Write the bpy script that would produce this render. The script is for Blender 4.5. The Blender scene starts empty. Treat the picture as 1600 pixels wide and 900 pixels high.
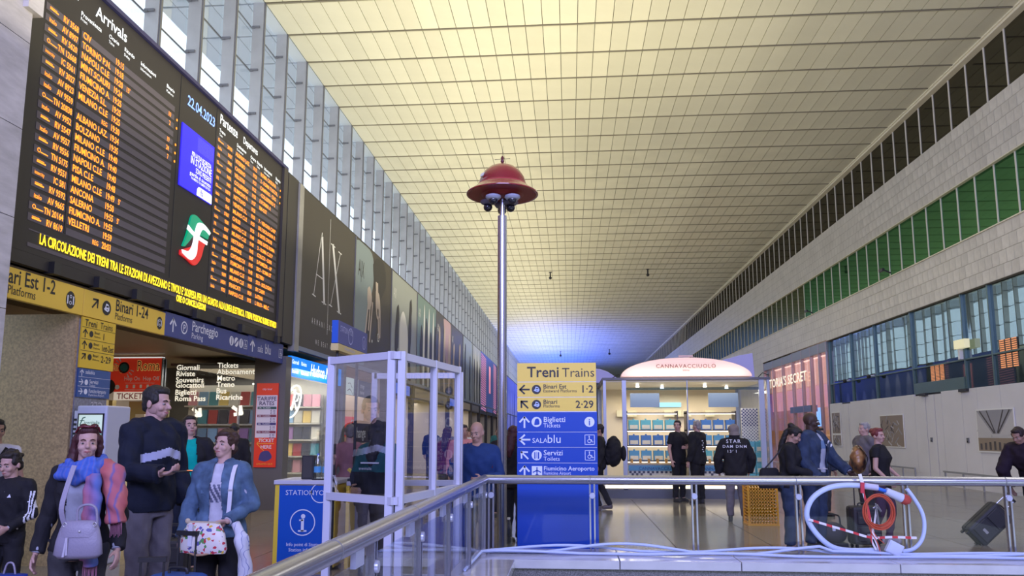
import bpy, bmesh, math, random
from mathutils import Vector, Matrix, Euler, noise
import numpy as np
R = math.radians
PI = math.pi
random.seed(7)
scene = bpy.context.scene
COL = scene.collection

# ---------------------------------------------------------------- camera
cam_d = bpy.data.cameras.new('camera')
cam = bpy.data.objects.new('camera', cam_d)
COL.objects.link(cam)
cam.location = (0, 0, 1.55)
cam.rotation_euler = Euler((R(90) + math.atan(166 / 1200), 0, math.atan(.075 * math.cos(math.atan(166 / 1200)))), 'XYZ')
cam_d.sensor_width = 36
cam_d.lens = 36 * 1200 / 1600
cam_d.shift_y = 61 / 1600
cam_d.clip_end = 600
scene.camera = cam
# ---------------------------------------------------------------- light
scene.view_settings.view_transform = 'Standard'
scene.view_settings.look = 'None'
scene.view_settings.gamma = 1
scene.view_settings.exposure = 0.18
W = bpy.data.worlds.new('sky')
scene.world = W
W.use_nodes = True
bg = W.node_tree.nodes['Background']
bg.inputs[0].default_value = (.74, .87, 1, 1)
bg.inputs[1].default_value = 1.5


def area(name, loc, rot, sx, sy, power, col, spread=180):
    l = bpy.data.lights.new(name, 'AREA')
    l.shape = 'RECTANGLE'; l.size = sx; l.size_y = sy; l.energy = power; l.color = col; l.spread = R(spread)
    o = bpy.data.objects.new(name, l); COL.objects.link(o)
    o.location = loc; o.rotation_euler = rot
    return o


# added warm lamps floating in the hall, washing the vault, strongest near the windows
area("vault_fill", (-3.1, 52, 5.7), (R(180), R(-8), 0), 4.0, 94, 2550, (1, .89, .60), 170)
area("vault_fill", (0.5, 16, 6.5), (R(180), 0, 0), 6, 12, 230, (1, .90, .58), 150)
area("vault_fill_right", (7.5, 60, 4.2), (R(180), 0, 0), 2.0, 110, 300, (1, .86, .62), 170)
# blue lamps for an unseen screen inferred behind the viewer and far ceiling glow
area('screen_light', (1.5, -9, 8.6), (R(68), 0, 0), 13, 5, 3300, (.48, .50, 1), 180)
area('far_screen_light', (-1.6, 96, 3), (R(180), R(0), 0), 6, 40, 4600, (.05, .14, 1), 130)
area('passage_lights', (-7.6, 12.6, 3.0), (0, 0, 0), 2.0, 3.5, 60, (1, .78, .5))
area('shop_lights', (-7.3, 17.4, 2.95), (0, 0, 0), 3.2, 2.2, 150, (1, .93, .82))
area('far_shop_lights', (-7.4, 34, 2.85), (0, 0, 0), 1.6, 26, 330, (1, .86, .7))
area('kiosk_lights', (2.8, 20.6, 2.65), (0, 0, 0), 3.4, 2.6, 115, (1, .9, .74))
area('store_lights', (12.6, 40, 5.1), (0, 0, 0), 2.0, 9, 160, (1, .72, .55))
area('hall_lamps_right', (8.5, 24, 9.8), (0, R(42), 0), 1.0, 40, 520, (1, .93, .80))

# ---------------------------------------------------------------- materials
MATS = {}


def mat(name, col=(.5, .5, .5), rough=.5, metal=0., spec=.5, var=None, bump=None, emit=None, rnd=0., coat=0.):
    if name in MATS: return MATS[name]
    m = bpy.data.materials.new(name); m.use_nodes = True; MATS[name] = m
    nt = m.node_tree; n = nt.nodes; L = nt.links
    b = n['Principled BSDF']
    c4 = (*col, 1)
    b.inputs['Base Color'].default_value = c4
    b.inputs['Roughness'].default_value = rough
    b.inputs['Metallic'].default_value = metal
    b.inputs['Specular IOR Level'].default_value = spec
    b.inputs['Coat Weight'].default_value = coat
    tc = n.new('ShaderNodeTexCoord')
    src = None
    if var:
        sc_, am = var[0], var[1]
        t = n.new('ShaderNodeTexNoise'); t.inputs['Scale'].default_value = sc_; t.inputs['Detail'].default_value = 5
        mp = n.new('ShaderNodeMapping')
        if len(var) > 2: mp.inputs['Scale'].default_value = var[2]
        L.new(tc.outputs['Object'], mp.inputs[0]); L.new(mp.outputs[0], t.inputs['Vector'])
        mr = n.new('ShaderNodeMapRange'); mr.inputs[1].default_value = .3; mr.inputs[2].default_value = .7
        mr.inputs[3].default_value = 1 - am; mr.inputs[4].default_value = 1 + am * .6
        L.new(t.outputs[0], mr.inputs[0]); src = mr.outputs[0]
    if rnd:
        oi = n.new('ShaderNodeObjectInfo'); r2 = n.new('ShaderNodeMapRange')
        r2.inputs[3].default_value = 1 - rnd; r2.inputs[4].default_value = 1 + rnd * .5
        L.new(oi.outputs['Random'], r2.inputs[0])
        if src:
            mm = n.new('ShaderNodeMath'); mm.operation = 'MULTIPLY'; L.new(src, mm.inputs[0]); L.new(r2.outputs[0], mm.inputs[1]); src = mm.outputs[0]
        else: src = r2.outputs[0]
    if src:
        vm = n.new('ShaderNodeVectorMath'); vm.operation = 'SCALE'; vm.inputs[0].default_value = col
        L.new(src, vm.inputs['Scale']); L.new(vm.outputs[0], b.inputs['Base Color'])
    if bump:
        t = n.new('ShaderNodeTexNoise'); t.inputs['Scale'].default_value = bump[0]; t.inputs['Detail'].default_value = 4
        mp = n.new('ShaderNodeMapping')
        if len(bump) > 2: mp.inputs['Scale'].default_value = bump[2]
        L.new(tc.outputs['Object'], mp.inputs[0]); L.new(mp.outputs[0], t.inputs['Vector'])
        bp = n.new('ShaderNodeBump'); bp.inputs['Strength'].default_value = bump[1]; bp.inputs['Distance'].default_value = .02
        L.new(t.outputs[0], bp.inputs['Height']); L.new(bp.outputs[0], b.inputs['Normal'])
    if emit:
        b.inputs['Emission Color'].default_value = (*emit[0], 1); b.inputs['Emission Strength'].default_value = emit[1]
    return m


def ramp_mat(name, kind, scale, stops, rough=.6, mapping=(1, 1, 1), emit=0, extra=None, const=True):
    """colour pattern: noise, voronoi, wave or checker through a colour ramp"""
    if name in MATS: return MATS[name]
    m = bpy.data.materials.new(name); m.use_nodes = True; MATS[name] = m
    nt = m.node_tree; n = nt.nodes; L = nt.links
    b = n['Principled BSDF']; b.inputs['Roughness'].default_value = rough
    tc = n.new('ShaderNodeTexCoord'); mp = n.new('ShaderNodeMapping'); mp.inputs['Scale'].default_value = mapping
    L.new(tc.outputs['Object'], mp.inputs[0])
    if kind == 'noise':
        t = n.new('ShaderNodeTexNoise'); t.inputs['Detail'].default_value = 3; o = t.outputs[0]
    elif kind == 'voronoi':
        t = n.new('ShaderNodeTexVoronoi'); o = None
        s = n.new('ShaderNodeSeparateColor'); L.new(t.outputs['Color'], s.inputs[0]); o = s.outputs[0]
    elif kind == 'wave':
        t = n.new('ShaderNodeTexWave'); o = t.outputs[1]
        t.inputs['Distortion'].default_value = extra or 0
    t.inputs['Scale'].default_value = scale
    L.new(mp.outputs[0], t.inputs['Vector'])
    cr = n.new('ShaderNodeValToRGB'); L.new(o, cr.inputs[0])
    e = cr.color_ramp.elements
    e[0].position = stops[0][0]; e[0].color = (*stops[0][1], 1)
    e[1].position = stops[1][0]; e[1].color = (*stops[1][1], 1)
    for p, c in stops[2:]:
        x = e.new(p); x.color = (*c, 1)
    if const: cr.color_ramp.interpolation = 'CONSTANT'
    L.new(cr.outputs[0], b.inputs['Base Color'])
    if emit:
        L.new(cr.outputs[0], b.inputs['Emission Color']); b.inputs['Emission Strength'].default_value = emit
    return m


def glass_mat(name, tint=(.95, .98, 1), refl=.06, gcol=(1, 1, 1), rough=.01, edge=.5, wavy=None):
    """thin clear pane: see-through plus an angle dependent mirror"""
    if name in MATS: return MATS[name]
    m = bpy.data.materials.new(name); m.use_nodes = True; MATS[name] = m
    nt = m.node_tree; n = nt.nodes; L = nt.links; n.clear()
    out = n.new('ShaderNodeOutputMaterial'); mx = n.new('ShaderNodeMixShader')
    tr = n.new('ShaderNodeBsdfTransparent'); tr.inputs[0].default_value = (*tint, 1)
    gl = n.new('ShaderNodeBsdfGlossy'); gl.inputs[0].default_value = (*gcol, 1); gl.inputs['Roughness'].default_value = rough
    fr = n.new('ShaderNodeFresnel'); fr.inputs[0].default_value = 1.45
    mr = n.new('ShaderNodeMapRange'); mr.inputs[3].default_value = refl; mr.inputs[4].default_value = max(refl, edge)
    L.new(fr.outputs[0], mr.inputs[0]); L.new(mr.outputs[0], mx.inputs[0])
    L.new(tr.outputs[0], mx.inputs[1]); L.new(gl.outputs[0], mx.inputs[2]); L.new(mx.outputs[0], out.inputs[0])
    return m


def mirror_mat(name, base, gcol, fac, rough=.05, wavy=None):
    """coated glass that mostly mirrors the hall"""
    if name in MATS: return MATS[name]
    m = bpy.data.materials.new(name); m.use_nodes = True; MATS[name] = m
    nt = m.node_tree; n = nt.nodes; L = nt.links; n.clear()
    out = n.new('ShaderNodeOutputMaterial'); mx = n.new('ShaderNodeMixShader'); mx.inputs[0].default_value = fac
    df = n.new('ShaderNodeBsdfDiffuse'); df.inputs[0].default_value = (*base, 1)
    gl = n.new('ShaderNodeBsdfGlossy'); gl.inputs[0].default_value = (*gcol, 1); gl.inputs['Roughness'].default_value = rough
    L.new(df.outputs[0], mx.inputs[1]); L.new(gl.outputs[0], mx.inputs[2]); L.new(mx.outputs[0], out.inputs[0])
    if wavy:
        tc = n.new('ShaderNodeTexCoord'); mp = n.new('ShaderNodeMapping'); mp.inputs['Scale'].default_value = wavy[2]
        t = n.new('ShaderNodeTexNoise'); t.inputs['Scale'].default_value = wavy[0]; t.inputs['Detail'].default_value = 1
        bp = n.new('ShaderNodeBump'); bp.inputs['Strength'].default_value = wavy[1]; bp.inputs['Distance'].default_value = .05
        L.new(tc.outputs['Object'], mp.inputs[0]); L.new(mp.outputs[0], t.inputs['Vector']); L.new(t.outputs[0], bp.inputs['Height'])
        L.new(bp.outputs[0], gl.inputs['Normal'])
    return m


# ---------------------------------------------------------------- mesh helpers
class MB:
    def __init__(s): s.v = []; s.f = []; s.m = []; s.mi = 0

    def add(s, vs, fs):
        o = len(s.v); s.v += [tuple(p) for p in vs]; s.f += [tuple(i + o for i in f) for f in fs]; s.m += [s.mi] * len(fs); return s

    def box(s, x0, x1, y0, y1, z0, z1):
        return s.add([(x0, y0, z0), (x1, y0, z0), (x1, y1, z0), (x0, y1, z0), (x0, y0, z1), (x1, y0, z1), (x1, y1, z1), (x0, y1, z1)],
                     [(0, 3, 2, 1), (4, 5, 6, 7), (0, 1, 5, 4), (1, 2, 6, 5), (2, 3, 7, 6), (3, 0, 4, 7)])

    def bar(s, p0, p1, w, h, up=(0, 0, 1)):
        p0 = Vector(p0); p1 = Vector(p1); d = (p1 - p0).normalized(); u = Vector(up)
        if abs(d.dot(u)) > .98: u = Vector((0, 1, 0))
        a = d.cross(u).normalized(); b = a.cross(d).normalized()
        vs = []
        for p in (p0, p1):
            for i, j in ((-1, -1), (1, -1), (1, 1), (-1, 1)): vs.append(p + a * i * w / 2 + b * j * h / 2)
        return s.add(vs, [(0, 1, 2, 3), (7, 6, 5, 4), (0, 4, 5, 1), (1, 5, 6, 2), (2, 6, 7, 3), (3, 7, 4, 0)])

    def tube(s, pts, r, n=8, closed=False):
        pts = [Vector(p) for p in pts]; N = len(pts)
        rs = r if isinstance(r, (list, tuple)) else [r] * N
        vs = []; fs = []; prev = None
        for i, p in enumerate(pts):
            a = pts[i - 1] if (i or closed) else p; b = pts[(i + 1) % N] if (i < N - 1 or closed) else p
            d = (b - a).normalized()
            if prev is None:
                u = Vector((0, 0, 1)) if abs(d.z) < .9 else Vector((1, 0, 0)); x = d.cross(u).normalized()
            else:
                x = (prev - d * prev.dot(d)).normalized()
            prev = x; y = d.cross(x)
            for k in range(n):
                t = 2 * PI * k / n; vs.append(p + (x * math.cos(t) + y * math.sin(t)) * rs[i])
        for i in range(N if closed else N - 1):
            j = (i + 1) % N
            for k in range(n):
                l = (k + 1) % n; fs.append((i * n + k, i * n + l, j * n + l, j * n + k))
        if not closed: fs.append(tuple(range(n))[::-1]); fs.append(tuple((N - 1) * n + k for k in range(n)))
        return s.add(vs, fs)

    def cyl(s, p0, p1, r0, r1=None, n=14): return s.tube([p0, p1], [r0, r0 if r1 is None else r1], n)

    def lathe(s, prof, c=(0, 0, 0), n=24, axis='z'):
        vs = []; fs = []
        for r, z in prof:
            for k in range(n):
                t = 2 * PI * k / n; x, y = r * math.cos(t), r * math.sin(t)
                q = (x, y, z) if axis == 'z' else ((x, z, y) if axis == 'y' else (z, x, y))
                vs.append((c[0] + q[0], c[1] + q[1], c[2] + q[2]))
        for i in range(len(prof) - 1):
            for k in range(n):
                l = (k + 1) % n; fs.append((i * n + k, i * n + l, (i + 1) * n + l, (i + 1) * n + k))
        if prof[0][0] > 1e-5: fs.append(tuple(range(n))[::-1])
        if prof[-1][0] > 1e-5: fs.append(tuple((len(prof) - 1) * n + k for k in range(n)))
        return s.add(vs, fs)

    def ell(s, c, r, seg=12, M=None):
        if not isinstance(r, (tuple, list)): r = (r, r, r)
        vs = []; fs = []; h = seg // 2 + 1; c = Vector(c)
        for i in range(1, h):
            a = PI * i / h
            for k in range(seg):
                t = 2 * PI * k / seg; vs.append(Vector((r[0] * math.sin(a) * math.cos(t), r[1] * math.sin(a) * math.sin(t), r[2] * math.cos(a))))
        T = len(vs); vs += [Vector((0, 0, r[2])), Vector((0, 0, -r[2]))]
        for i in range(h - 2):
            for k in range(seg):
                l = (k + 1) % seg; fs.append((i * seg + k, (i + 1) * seg + k, (i + 1) * seg + l, i * seg + l))
        for k in range(seg):
            l = (k + 1) % seg; fs.append((T, k, l)); fs.append((T + 1, (h - 2) * seg + l, (h - 2) * seg + k))
        if M: vs = [M @ p for p in vs]
        return s.add([c + p for p in vs], fs)

    def prism(s, poly, z0, z1):
        n = len(poly)
        return s.add([(x, y, z0) for x, y in poly] + [(x, y, z1) for x, y in poly],
                     [tuple(range(n))[::-1], tuple(range(n, 2 * n))] + [(i, (i + 1) % n, n + (i + 1) % n, n + i) for i in range(n)])

    def xf(s, M): s.v = [tuple(M @ Vector(p)) for p in s.v]; return s

    def mesh(s, name, mats, smooth=None):
        me = bpy.data.meshes.new(name); me.from_pydata(s.v, [], s.f)
        for m in (mats if isinstance(mats, (list, tuple)) else [mats]): me.materials.append(m)
        if any(s.m): me.polygons.foreach_set('material_index', s.m)
        if smooth:
            me.polygons.foreach_set('use_smooth', [True] * len(s.f)); me.set_sharp_from_angle(angle=R(smooth))
        me.update(); return me

    def build(s, name, mats, parent=None, smooth=None, bevel=None, loc=None, rot=None):
        o = bpy.data.objects.new(name, s.mesh(name, mats, smooth)); COL.objects.link(o)
        if parent: o.parent = parent
        if loc: o.location = loc
        if rot: o.rotation_euler = rot
        if bevel:
            b = o.modifiers.new('b', 'BEVEL'); b.width = bevel; b.segments = 2; b.limit_method = 'ANGLE'
        return o


def tag(o, label=None, cat=None, group=None, kind=None):
    if label: o['label'] = label
    if cat: o['category'] = cat
    if group: o['group'] = group
    if kind: o['kind'] = kind
    return o


def thing(name, label, cat, loc=(0, 0, 0), rz=0, group=None, M=None):
    o = bpy.data.objects.new(name, None); COL.objects.link(o); o.empty_display_size = .1
    if M is not None: o.matrix_world = M
    else: o.location = loc; o.rotation_euler = (0, 0, rz)
    return tag(o, label, cat, group)


def struct_root(name, loc=(0, 0, 0)):
    o = bpy.data.objects.new(name, None); COL.objects.link(o); o.location = loc; o['kind'] = 'structure'; return o


def inst(name, me, parent, loc, rot=None, scale=None):
    o = bpy.data.objects.new(name, me); COL.objects.link(o); o.parent = parent; o.location = loc
    if rot: o.rotation_euler = rot
    if scale: o.scale = scale
    return o


def copy_tree(o, parent=None, loc=None, rz=None, label=None):
    c = o.copy(); COL.objects.link(c)
    if parent: c.parent = parent
    if loc is not None: c.location = loc
    if rz is not None: c.rotation_euler = (0, 0, rz)
    if label: c['label'] = label
    for ch in list(o.children): copy_tree(ch, c)
    return c


def frame(o, u, v):
    u = Vector(u).normalized(); v = Vector(v).normalized(); n = u.cross(v)
    M = Matrix.Identity(4)
    for i in range(3): M[i][0] = u[i]; M[i][1] = v[i]; M[i][2] = n[i]; M[i][3] = o[i]
    return M


def FL(x, y, z): return frame((x, y, z), (0, 1, 0), (0, 0, 1))      # on the left side of the hall, facing +X
def FR(x, y, z): return frame((x, y, z), (0, -1, 0), (0, 0, 1))     # on the right side, facing -X
def FF(x, y, z): return frame((x, y, z), (1, 0, 0), (0, 0, 1))      # facing the viewer's end


# ---------------------------------------------------------------- lettering (glyphs made once, then assembled)
GL = {}


def glyph(ch, bold):
    k = (ch, bold)
    if k in GL: return GL[k]

    def mk(t):
        c = bpy.data.curves.new('glyph', 'FONT'); c.body = t; c.size = 1; c.resolution_u = 2; c.offset = bold
        o = bpy.data.objects.new('glyph', c)
        me = o.to_mesh()
        vs = [tuple(v.co)[:2] for v in me.vertices]; fs = [tuple(p.vertices) for p in me.polygons]
        o.to_mesh_clear(); bpy.data.objects.remove(o); bpy.data.curves.remove(c)
        return vs, fs
    vs, fs = mk(ch) if ch != ' ' else ([], [])
    a = mk('I' + ch + 'I')[0]; b = mk('II')[0]
    adv = max(p[0] for p in a) - max(p[0] for p in b)
    GL[k] = (vs, fs, adv); return GL[k]


def text(s, size, mb=None, x=0, y=0, z=.002, bold=0., align='L', sx=1., track=0., mi=None, maxw=None, fit=False):
    """letters as flat print in the local x/y plane of a panel, cap height about 0.7*size"""
    mb = mb or MB()
    if mi is not None: mb.mi = mi
    w = sum(glyph(c, bold)[2] * size * sx + track for c in s)
    if maxw and (w > maxw or fit): sx *= maxw / w; w = maxw
    cx = x - (w / 2 if align == 'C' else w if align == 'R' else 0)
    for c in s:
        vs, fs, adv = glyph(c, bold)
        if vs: mb.add([(cx + p[0] * size * sx, y + p[1] * size, z) for p in vs], fs)
        cx += adv * size * sx + track
    return mb


def disc(mb, x, y, r, z, n=20, ry=None):
    mb.add([(x + r * math.cos(2 * PI * k / n), y + (ry or r) * math.sin(2 * PI * k / n), z) for k in range(n)], [tuple(range(n))])


def ring(mb, x, y, r, w, z, n=24, ry=None):
    ry = ry or r; vs = []
    for k in range(n):
        a = 2 * PI * k / n; vs += [(x + r * math.cos(a), y + ry * math.sin(a), z), (x + (r - w) * math.cos(a), y + (ry - w) * math.sin(a), z)]
    mb.add(vs, [(2 * k, (2 * k + 2) % (2 * n), (2 * k + 3) % (2 * n), 2 * k + 1) for k in range(n)])


def rect(mb, x0, x1, y0, y1, z): mb.add([(x0, y0, z), (x1, y0, z), (x1, y1, z), (x0, y1, z)], [(0, 1, 2, 3)])


def stroke(mb, pts, w, z):
    """flat polyline of width w"""
    for (a, b) in zip(pts[:-1], pts[1:]):
        a = Vector(a); b = Vector(b); d = (b - a).normalized(); nrm = Vector((-d.y, d.x)) * w / 2; e = d * w * .3
        q = [a - nrm - e, b - nrm + e, b + nrm + e, a + nrm - e]; mb.add([(p.x, p.y, z) for p in q], [(0, 1, 2, 3)])


def arrow(mb, x, y, s, ang, z, w=.16):
    """arrow of size s centred at x,y pointing along ang (degrees)"""
    a = R(ang); c, d = math.cos(a), math.sin(a)
    T = lambda p: (x + s * (p[0] * c - p[1] * d), y + s * (p[0] * d + p[1] * c))
    stroke(mb, [T((-.5, 0)), T((.45, 0))], s * w, z)
    stroke(mb, [T((.0, .42)), T((.45, 0)), T((.0, -.42))], s * w, z)
# ================================================================ THE SETTING
cream = mat('ceiling_cream', (.76, .74, .59), .62, var=(1.2, .06), rnd=.07)
creamfar = mat('ceiling_cream_far', (.76, .74, .59), .62, var=(1.2, .08))
dark = mat('dark_gap', (.035, .03, .02), .9)
tilem = mat('limestone_tile', (.66, .63, .58), .45, var=(6, .10), rnd=.10)
tilefar = mat('limestone_tile_far', (.66, .63, .58), .45, var=(1.5, .10))
grout = mat('grout', (.30, .28, .25), .9)
creamtrim = mat('cream_trim', (.82, .77, .60), .5)
alu = mat('aluminium', (.50, .50, .50), .38, metal=.55, var=(3, .08))
dkalu = mat('dark_aluminium', (.20, .205, .22), .45, metal=.4)
marble = mat('travertine', (.52, .50, .50), .35, var=(3, .22, (1, 1, 4)), rnd=.08)
floorm = mat('polished_floor', (.235, .205, .17), .16, var=(2.0, .14), rnd=.08, spec=.5)
floorfar = mat('polished_floor_far', (.235, .205, .17), .20, var=(2.0, .14))
brownwall = mat('brown_stone', (.48, .34, .18), .35, var=(40, .35), bump=(60, .1))
bluegrey = mat('bluegrey_stone', (.24, .25, .31), .22, var=(30, .25))
white = mat('white_paint', (.80, .80, .82), .5)
black = mat('black_paint', (.02, .02, .022), .45)
charcoal = mat('charcoal_panel', (.045, .042, .04), .5)

# ---- floor
H = -7.2
fl = struct_root('floor')
TS = 1.35
void = (-.52, 7.2, -1.0, 7.4)
me = MB().box(.006, TS - .006, .006, TS - .006, -.03, 0).mesh('tile', floorm)
half = MB(); n_t = 0
fb = MB()
fb.box(-14, -.95, -16, 150, -.2, -.025); fb.box(8, 16, -16, 150, -.2, -.025); fb.box(-.95, 8, 8.05, 150, -.2, -.025); fb.box(-.95, 8, -16, -1.3, -.2, -.025)
fb.build('floor_bed', mat('floor_grout', (.10, .09, .08), .6), fl)
for j in range(-3, 20):
    for i in range(-10, 13):
        x = i * TS + .09; y = 8.12 + j * TS
        if y < 8 and x + TS > -.96: continue
        if x < -12: continue
        if (y < 5.5) or n_t >= 298 or y > 21.5:
            half.box(x + .006, x + TS - .006, y + .006, y + TS - .006, -.03, 0); continue
        inst('tile', me, fl, (x, y, 0)); n_t += 1
half.box(-14, 16, 8.12 + 20 * TS, 150, -.03, 0); half.box(-14, -.95, -16, 8.12 - 3 * TS, -.03, 0)
tag(half.build('tiles_far', floorfar, fl), kind='stuff')

# ---- void with its granite kerb
granite = mat('granite', (.16, .155, .17), .35, var=(90, .75))
kerbm = mat('kerb_stone', (.46, .46, .52), .10, var=(5, .1), spec=.8)
kb = struct_root('trim_1')
xs = [-.95, .45, 1.55, 2.95, 4.35, 5.75, 7.15, 8.0]
for a, b in zip(xs[:-1], xs[1:]):
    MB().box(a + .003, b - .003, 7.36, 8.08, .305, .385).build('kerb_slab', kerbm, kb, bevel=.006)
for k in range(6):
    MB().box(-1.02, -.52, 7.36 - (k + 1) * 1.4, 7.354 - k * 1.4, .305, .385).build('kerb_slab', kerbm, kb, bevel=.006)
MB().box(-.95, 8, 7.42, 8.05, -.2, .305).build('kerb_face', granite, kb)
MB().box(-.98, -.56, -1, 7.42, -.2, .305).build('kerb_face', granite, kb)
MB().box(-.9, 8, 7.44, 7.6, -4, -.2).box(-.9, -.6, -1, 7.44, -4, -.2).box(-.9, 8, -1, 7.6, -4.1, -4).build('void_lining', granite, kb)

# ---- ceiling: cream panels in rows between the ribs, 1.51 m apart
Y0 = 18.54 - 1.51; RS = 1.5107; CW = (11.05 + 7.3) / 41; ZC = 11.96
ce = struct_root('ceiling')
MB().box(-7.3, 11.3, -16, 150, ZC + .05, ZC + .3).build('ceiling_slab', dark, ce)
me = MB().box(.008, CW - .008, .05, RS - .05, ZC, ZC + .045).mesh('panel', cream)
far = MB(); rib = MB(); n_t = 0
for j in range(-12, 88):
    y = Y0 + j * RS
    for i in range(41):
        x = -7.3 + i * CW
        if 0 <= j <= 6: inst('panel', me, ce, (x, y, 0)); n_t += 1
        else: far.box(x + .009, x + CW - .009, y + .06, y + RS - .06, ZC, ZC + .045)
    if -1 <= j <= 60: MB().box(-7.3, 11.05, y - .010, y + .014, ZC - .012, ZC + .045).build('rib', mat('rib_olive', (.30, .27, .18), .6), ce)
    else: rib.box(-7.3, 11.05, y - .012, y + .012, ZC - .012, ZC + .045)
tag(far.build('panels_far', creamfar, ce), kind='stuff'); tag(rib.build('ribs_far', MATS['rib_olive'], ce), kind='stuff')

# ---- canopy outside the window wall, carried on from the ceiling
can = struct_root('trim_2')
canm = mat('canopy_underside', (.50, .56, .64), .6)
c = MB()
for j in range(-4, 88):
    y = Y0 + j * RS
    for i in range(6):
        x = -7.31 - (i + 1) * .45; c.box(x + .01, x + .44, y + .03, y + RS - .03, ZC, ZC + .04)
tag(c.build('canopy_panels', canm, can), kind='stuff')
MB().box(-10.03, -7.3, -16, 150, ZC + .04, ZC + .2).build('canopy_slab', dark, can)
# ---- window wall on the left: deep aluminium fins with glass between
w1 = struct_root('window_1')
fin = MB().box(-.27, .0, -.045, .045, 7.0, ZC).mesh('fin', alu)
cov = MB().box(-.02, .03, -.028, .028, 7.0, ZC).mesh('fin_cover', dkalu)
brk = MB().box(-.27, -.08, -.075, -.045, 0, .05).box(-.27, -.20, -.09, .09, -.01, .02).mesh('bracket', dkalu)
pane = MB().box(-.30, -.29, .05, RS - .05, 7.0, ZC - .05).mesh('pane', glass_mat('window_glass', (.985, .99, 1), .02, edge=.25))
rest = MB(); rest_b = MB()
for k in range(-7, 88):
    y = 18.54 + RS * k
    if y < 7: continue
    if k < 50:
        inst('fin', fin, w1, (-7.32, y, 0)); inst('fin_cover', cov, w1, (-7.32, y, 0)); inst('pane', pane, w1, (-7.32, y, 0))
    else: rest.box(-7.66, -7.32, y - .05, y + .05, 7.0, ZC)
    for z in (8.0, 9.1, 10.2, 11.3):
        if k < 14: inst('bracket', brk, w1, (-7.32, y, z))
        else: rest_b.box(-7.68, -7.37, y - .085, y - .05, z, z + .06)
for z in (8.03, 9.13, 10.23, 11.33): MB().box(-7.635, -7.61, 7, 150, z - .012, z + .012).build('transom', dkalu, w1)
tag(rest.build('fins_far', alu, w1), kind='stuff'); tag(rest_b.build('brackets_far', dkalu, w1), kind='stuff')

# ---- left wall
wl = struct_root('wall_left')
MB().box(-6.35, -6.02, 7.05, 150, 3.36, 7.05).build('shop_fascia', charcoal, wl)
MB().box(-7.45, -5.98, 7.05, 150, 7.0, 7.12).build('shop_roof', charcoal, wl)
MB().box(-7.45, -6.02, 7.05, 150, 3.34, 3.42).build('shop_soffit', mat('gold_soffit', (.24, .18, .10), .5), wl)
MB().box(-10.6, -7.2, 8.95, 150, 3.2, 3.3).build('passage_soffit', MATS['gold_soffit'], wl)
MB().box(-10.8, -10.6, 7, 150, 0, 3.4).build('rear_wall', mat('shop_rear', (.30, .25, .2), .7), wl)
MB().box(-10.6, -7.2, 9.0, 9.15, 0, 3.3).build('passage_end', brownwall, wl)
MB().box(-7.2, -6.0, 8.89, 9.6, 0, 3.0).build('granite_pillar', brownwall, wl)
MB().box(-6.005, -5.985, 8.93, 9.58, 0, 2.95).build('pillar_facing', bluegrey, wl)
# travertine pier: slabs with joints
pr = struct_root('wall_near')
MB().box(-7.2, -5.53, 4.8, 7.02, 0, 12).build('pier_core', grout, pr)
z = 0
for r_ in range(12):
    h = .92
    for k, (a, b) in enumerate(((4.8, 5.9), (5.9, 7.05)) if r_ % 2 else ((4.8, 5.4), (5.4, 7.05))):
        MB().box(-5.53, -5.5, a + .004, b - .004, z + .004, z + h - .004).build('slab', marble, pr)
    z += h
MB().box(-5.56, -5.44, 6.9, 7.12, 5.85, 6.32).build('corbel', marble, pr)

# ---- right wall: bands of limestone tiles and glass
wr = struct_root('wall_right')
MB().box(11.24, 11.6, -2, 150, 5.53, 6.96).box(11.24, 11.6, -2, 150, 8.6, 10.3).build('wall_core', grout, wr)
TW = .345
tl = MB().box(0, .045, .005, TW - .005, .004, .336).mesh('tile', tilem)
rest = MB(); nt_ = 0
for z0, z1, n in ((5.53, 6.96, 4), (8.6, 10.3, 5)):
    h = (z1 - z0) / n
    for r_ in range(n):
        for k in range(0, 360):
            y = 12 + k * TW + (TW / 2 if r_ % 2 else 0); z = z0 + r_ * h
            if 18.4 < y < 29.5 and nt_ < 300: inst('tile', tl, wr, (11.2, y, z), scale=(1, 1, h / .34)); nt_ += 1
            else:
                o = len(rest.v)
                rest.v += [(11.2, y + .005, z + .004), (11.2, y + TW - .005, z + .004), (11.2, y + TW - .005, z + h - .004), (11.2, y + .005, z + h - .004)]
                rest.f.append((o + 3, o + 2, o + 1, o)); rest.m.append(0)
tag(rest.build('tiles_far', tilefar, wr), kind='stuff')
MB().box(11.05, 11.3, -2, 150, 11.86, 11.99).box(11.0, 11.1, -2, 150, 11.92, 12.0).build('cornice', creamtrim, wr)
MB().box(11.14, 11.26, -2, 150, 8.58, 8.61).box(11.16, 11.26, -2, 150, 6.94, 6.97).build('band_edge', creamtrim, wr)
# dark clerestory
w2 = struct_root('window_2')
dkgl = mirror_mat('dark_glass', (.020, .019, .017), (.17, .165, .14), .75, .03)
pn = MB().box(.05, .07, .02, .96, 10.3, 11.86).mesh('pane', dkgl)
ml = MB().box(.02, .06, -.012, .012, 10.3, 11.86).mesh('mullion', creamtrim)
w3 = struct_root('window_3')
grgl = mirror_mat('green_glass', (.006, .040, .018), (.14, .36, .20), .60, .03)
pn2 = MB().box(.05, .07, .02, .96, 6.96, 8.58).mesh('pane', grgl)
pn3 = MB().box(.05, .07, .02, .96, 6.96, 8.58).mesh('pane', mirror_mat('olive_glass', (.035, .05, .03), (.22, .26, .16), .5, .03))
ml2 = MB().box(.02, .06, -.012, .012, 6.96, 8.58).mesh('mullion', creamtrim)
ra = MB(); rb = MB(); rc = MB(); rd = MB()
grgl2 = mirror_mat('olive_glass', (.05, .06, .035), (.25, .24, .16), .5, .1)
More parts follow.
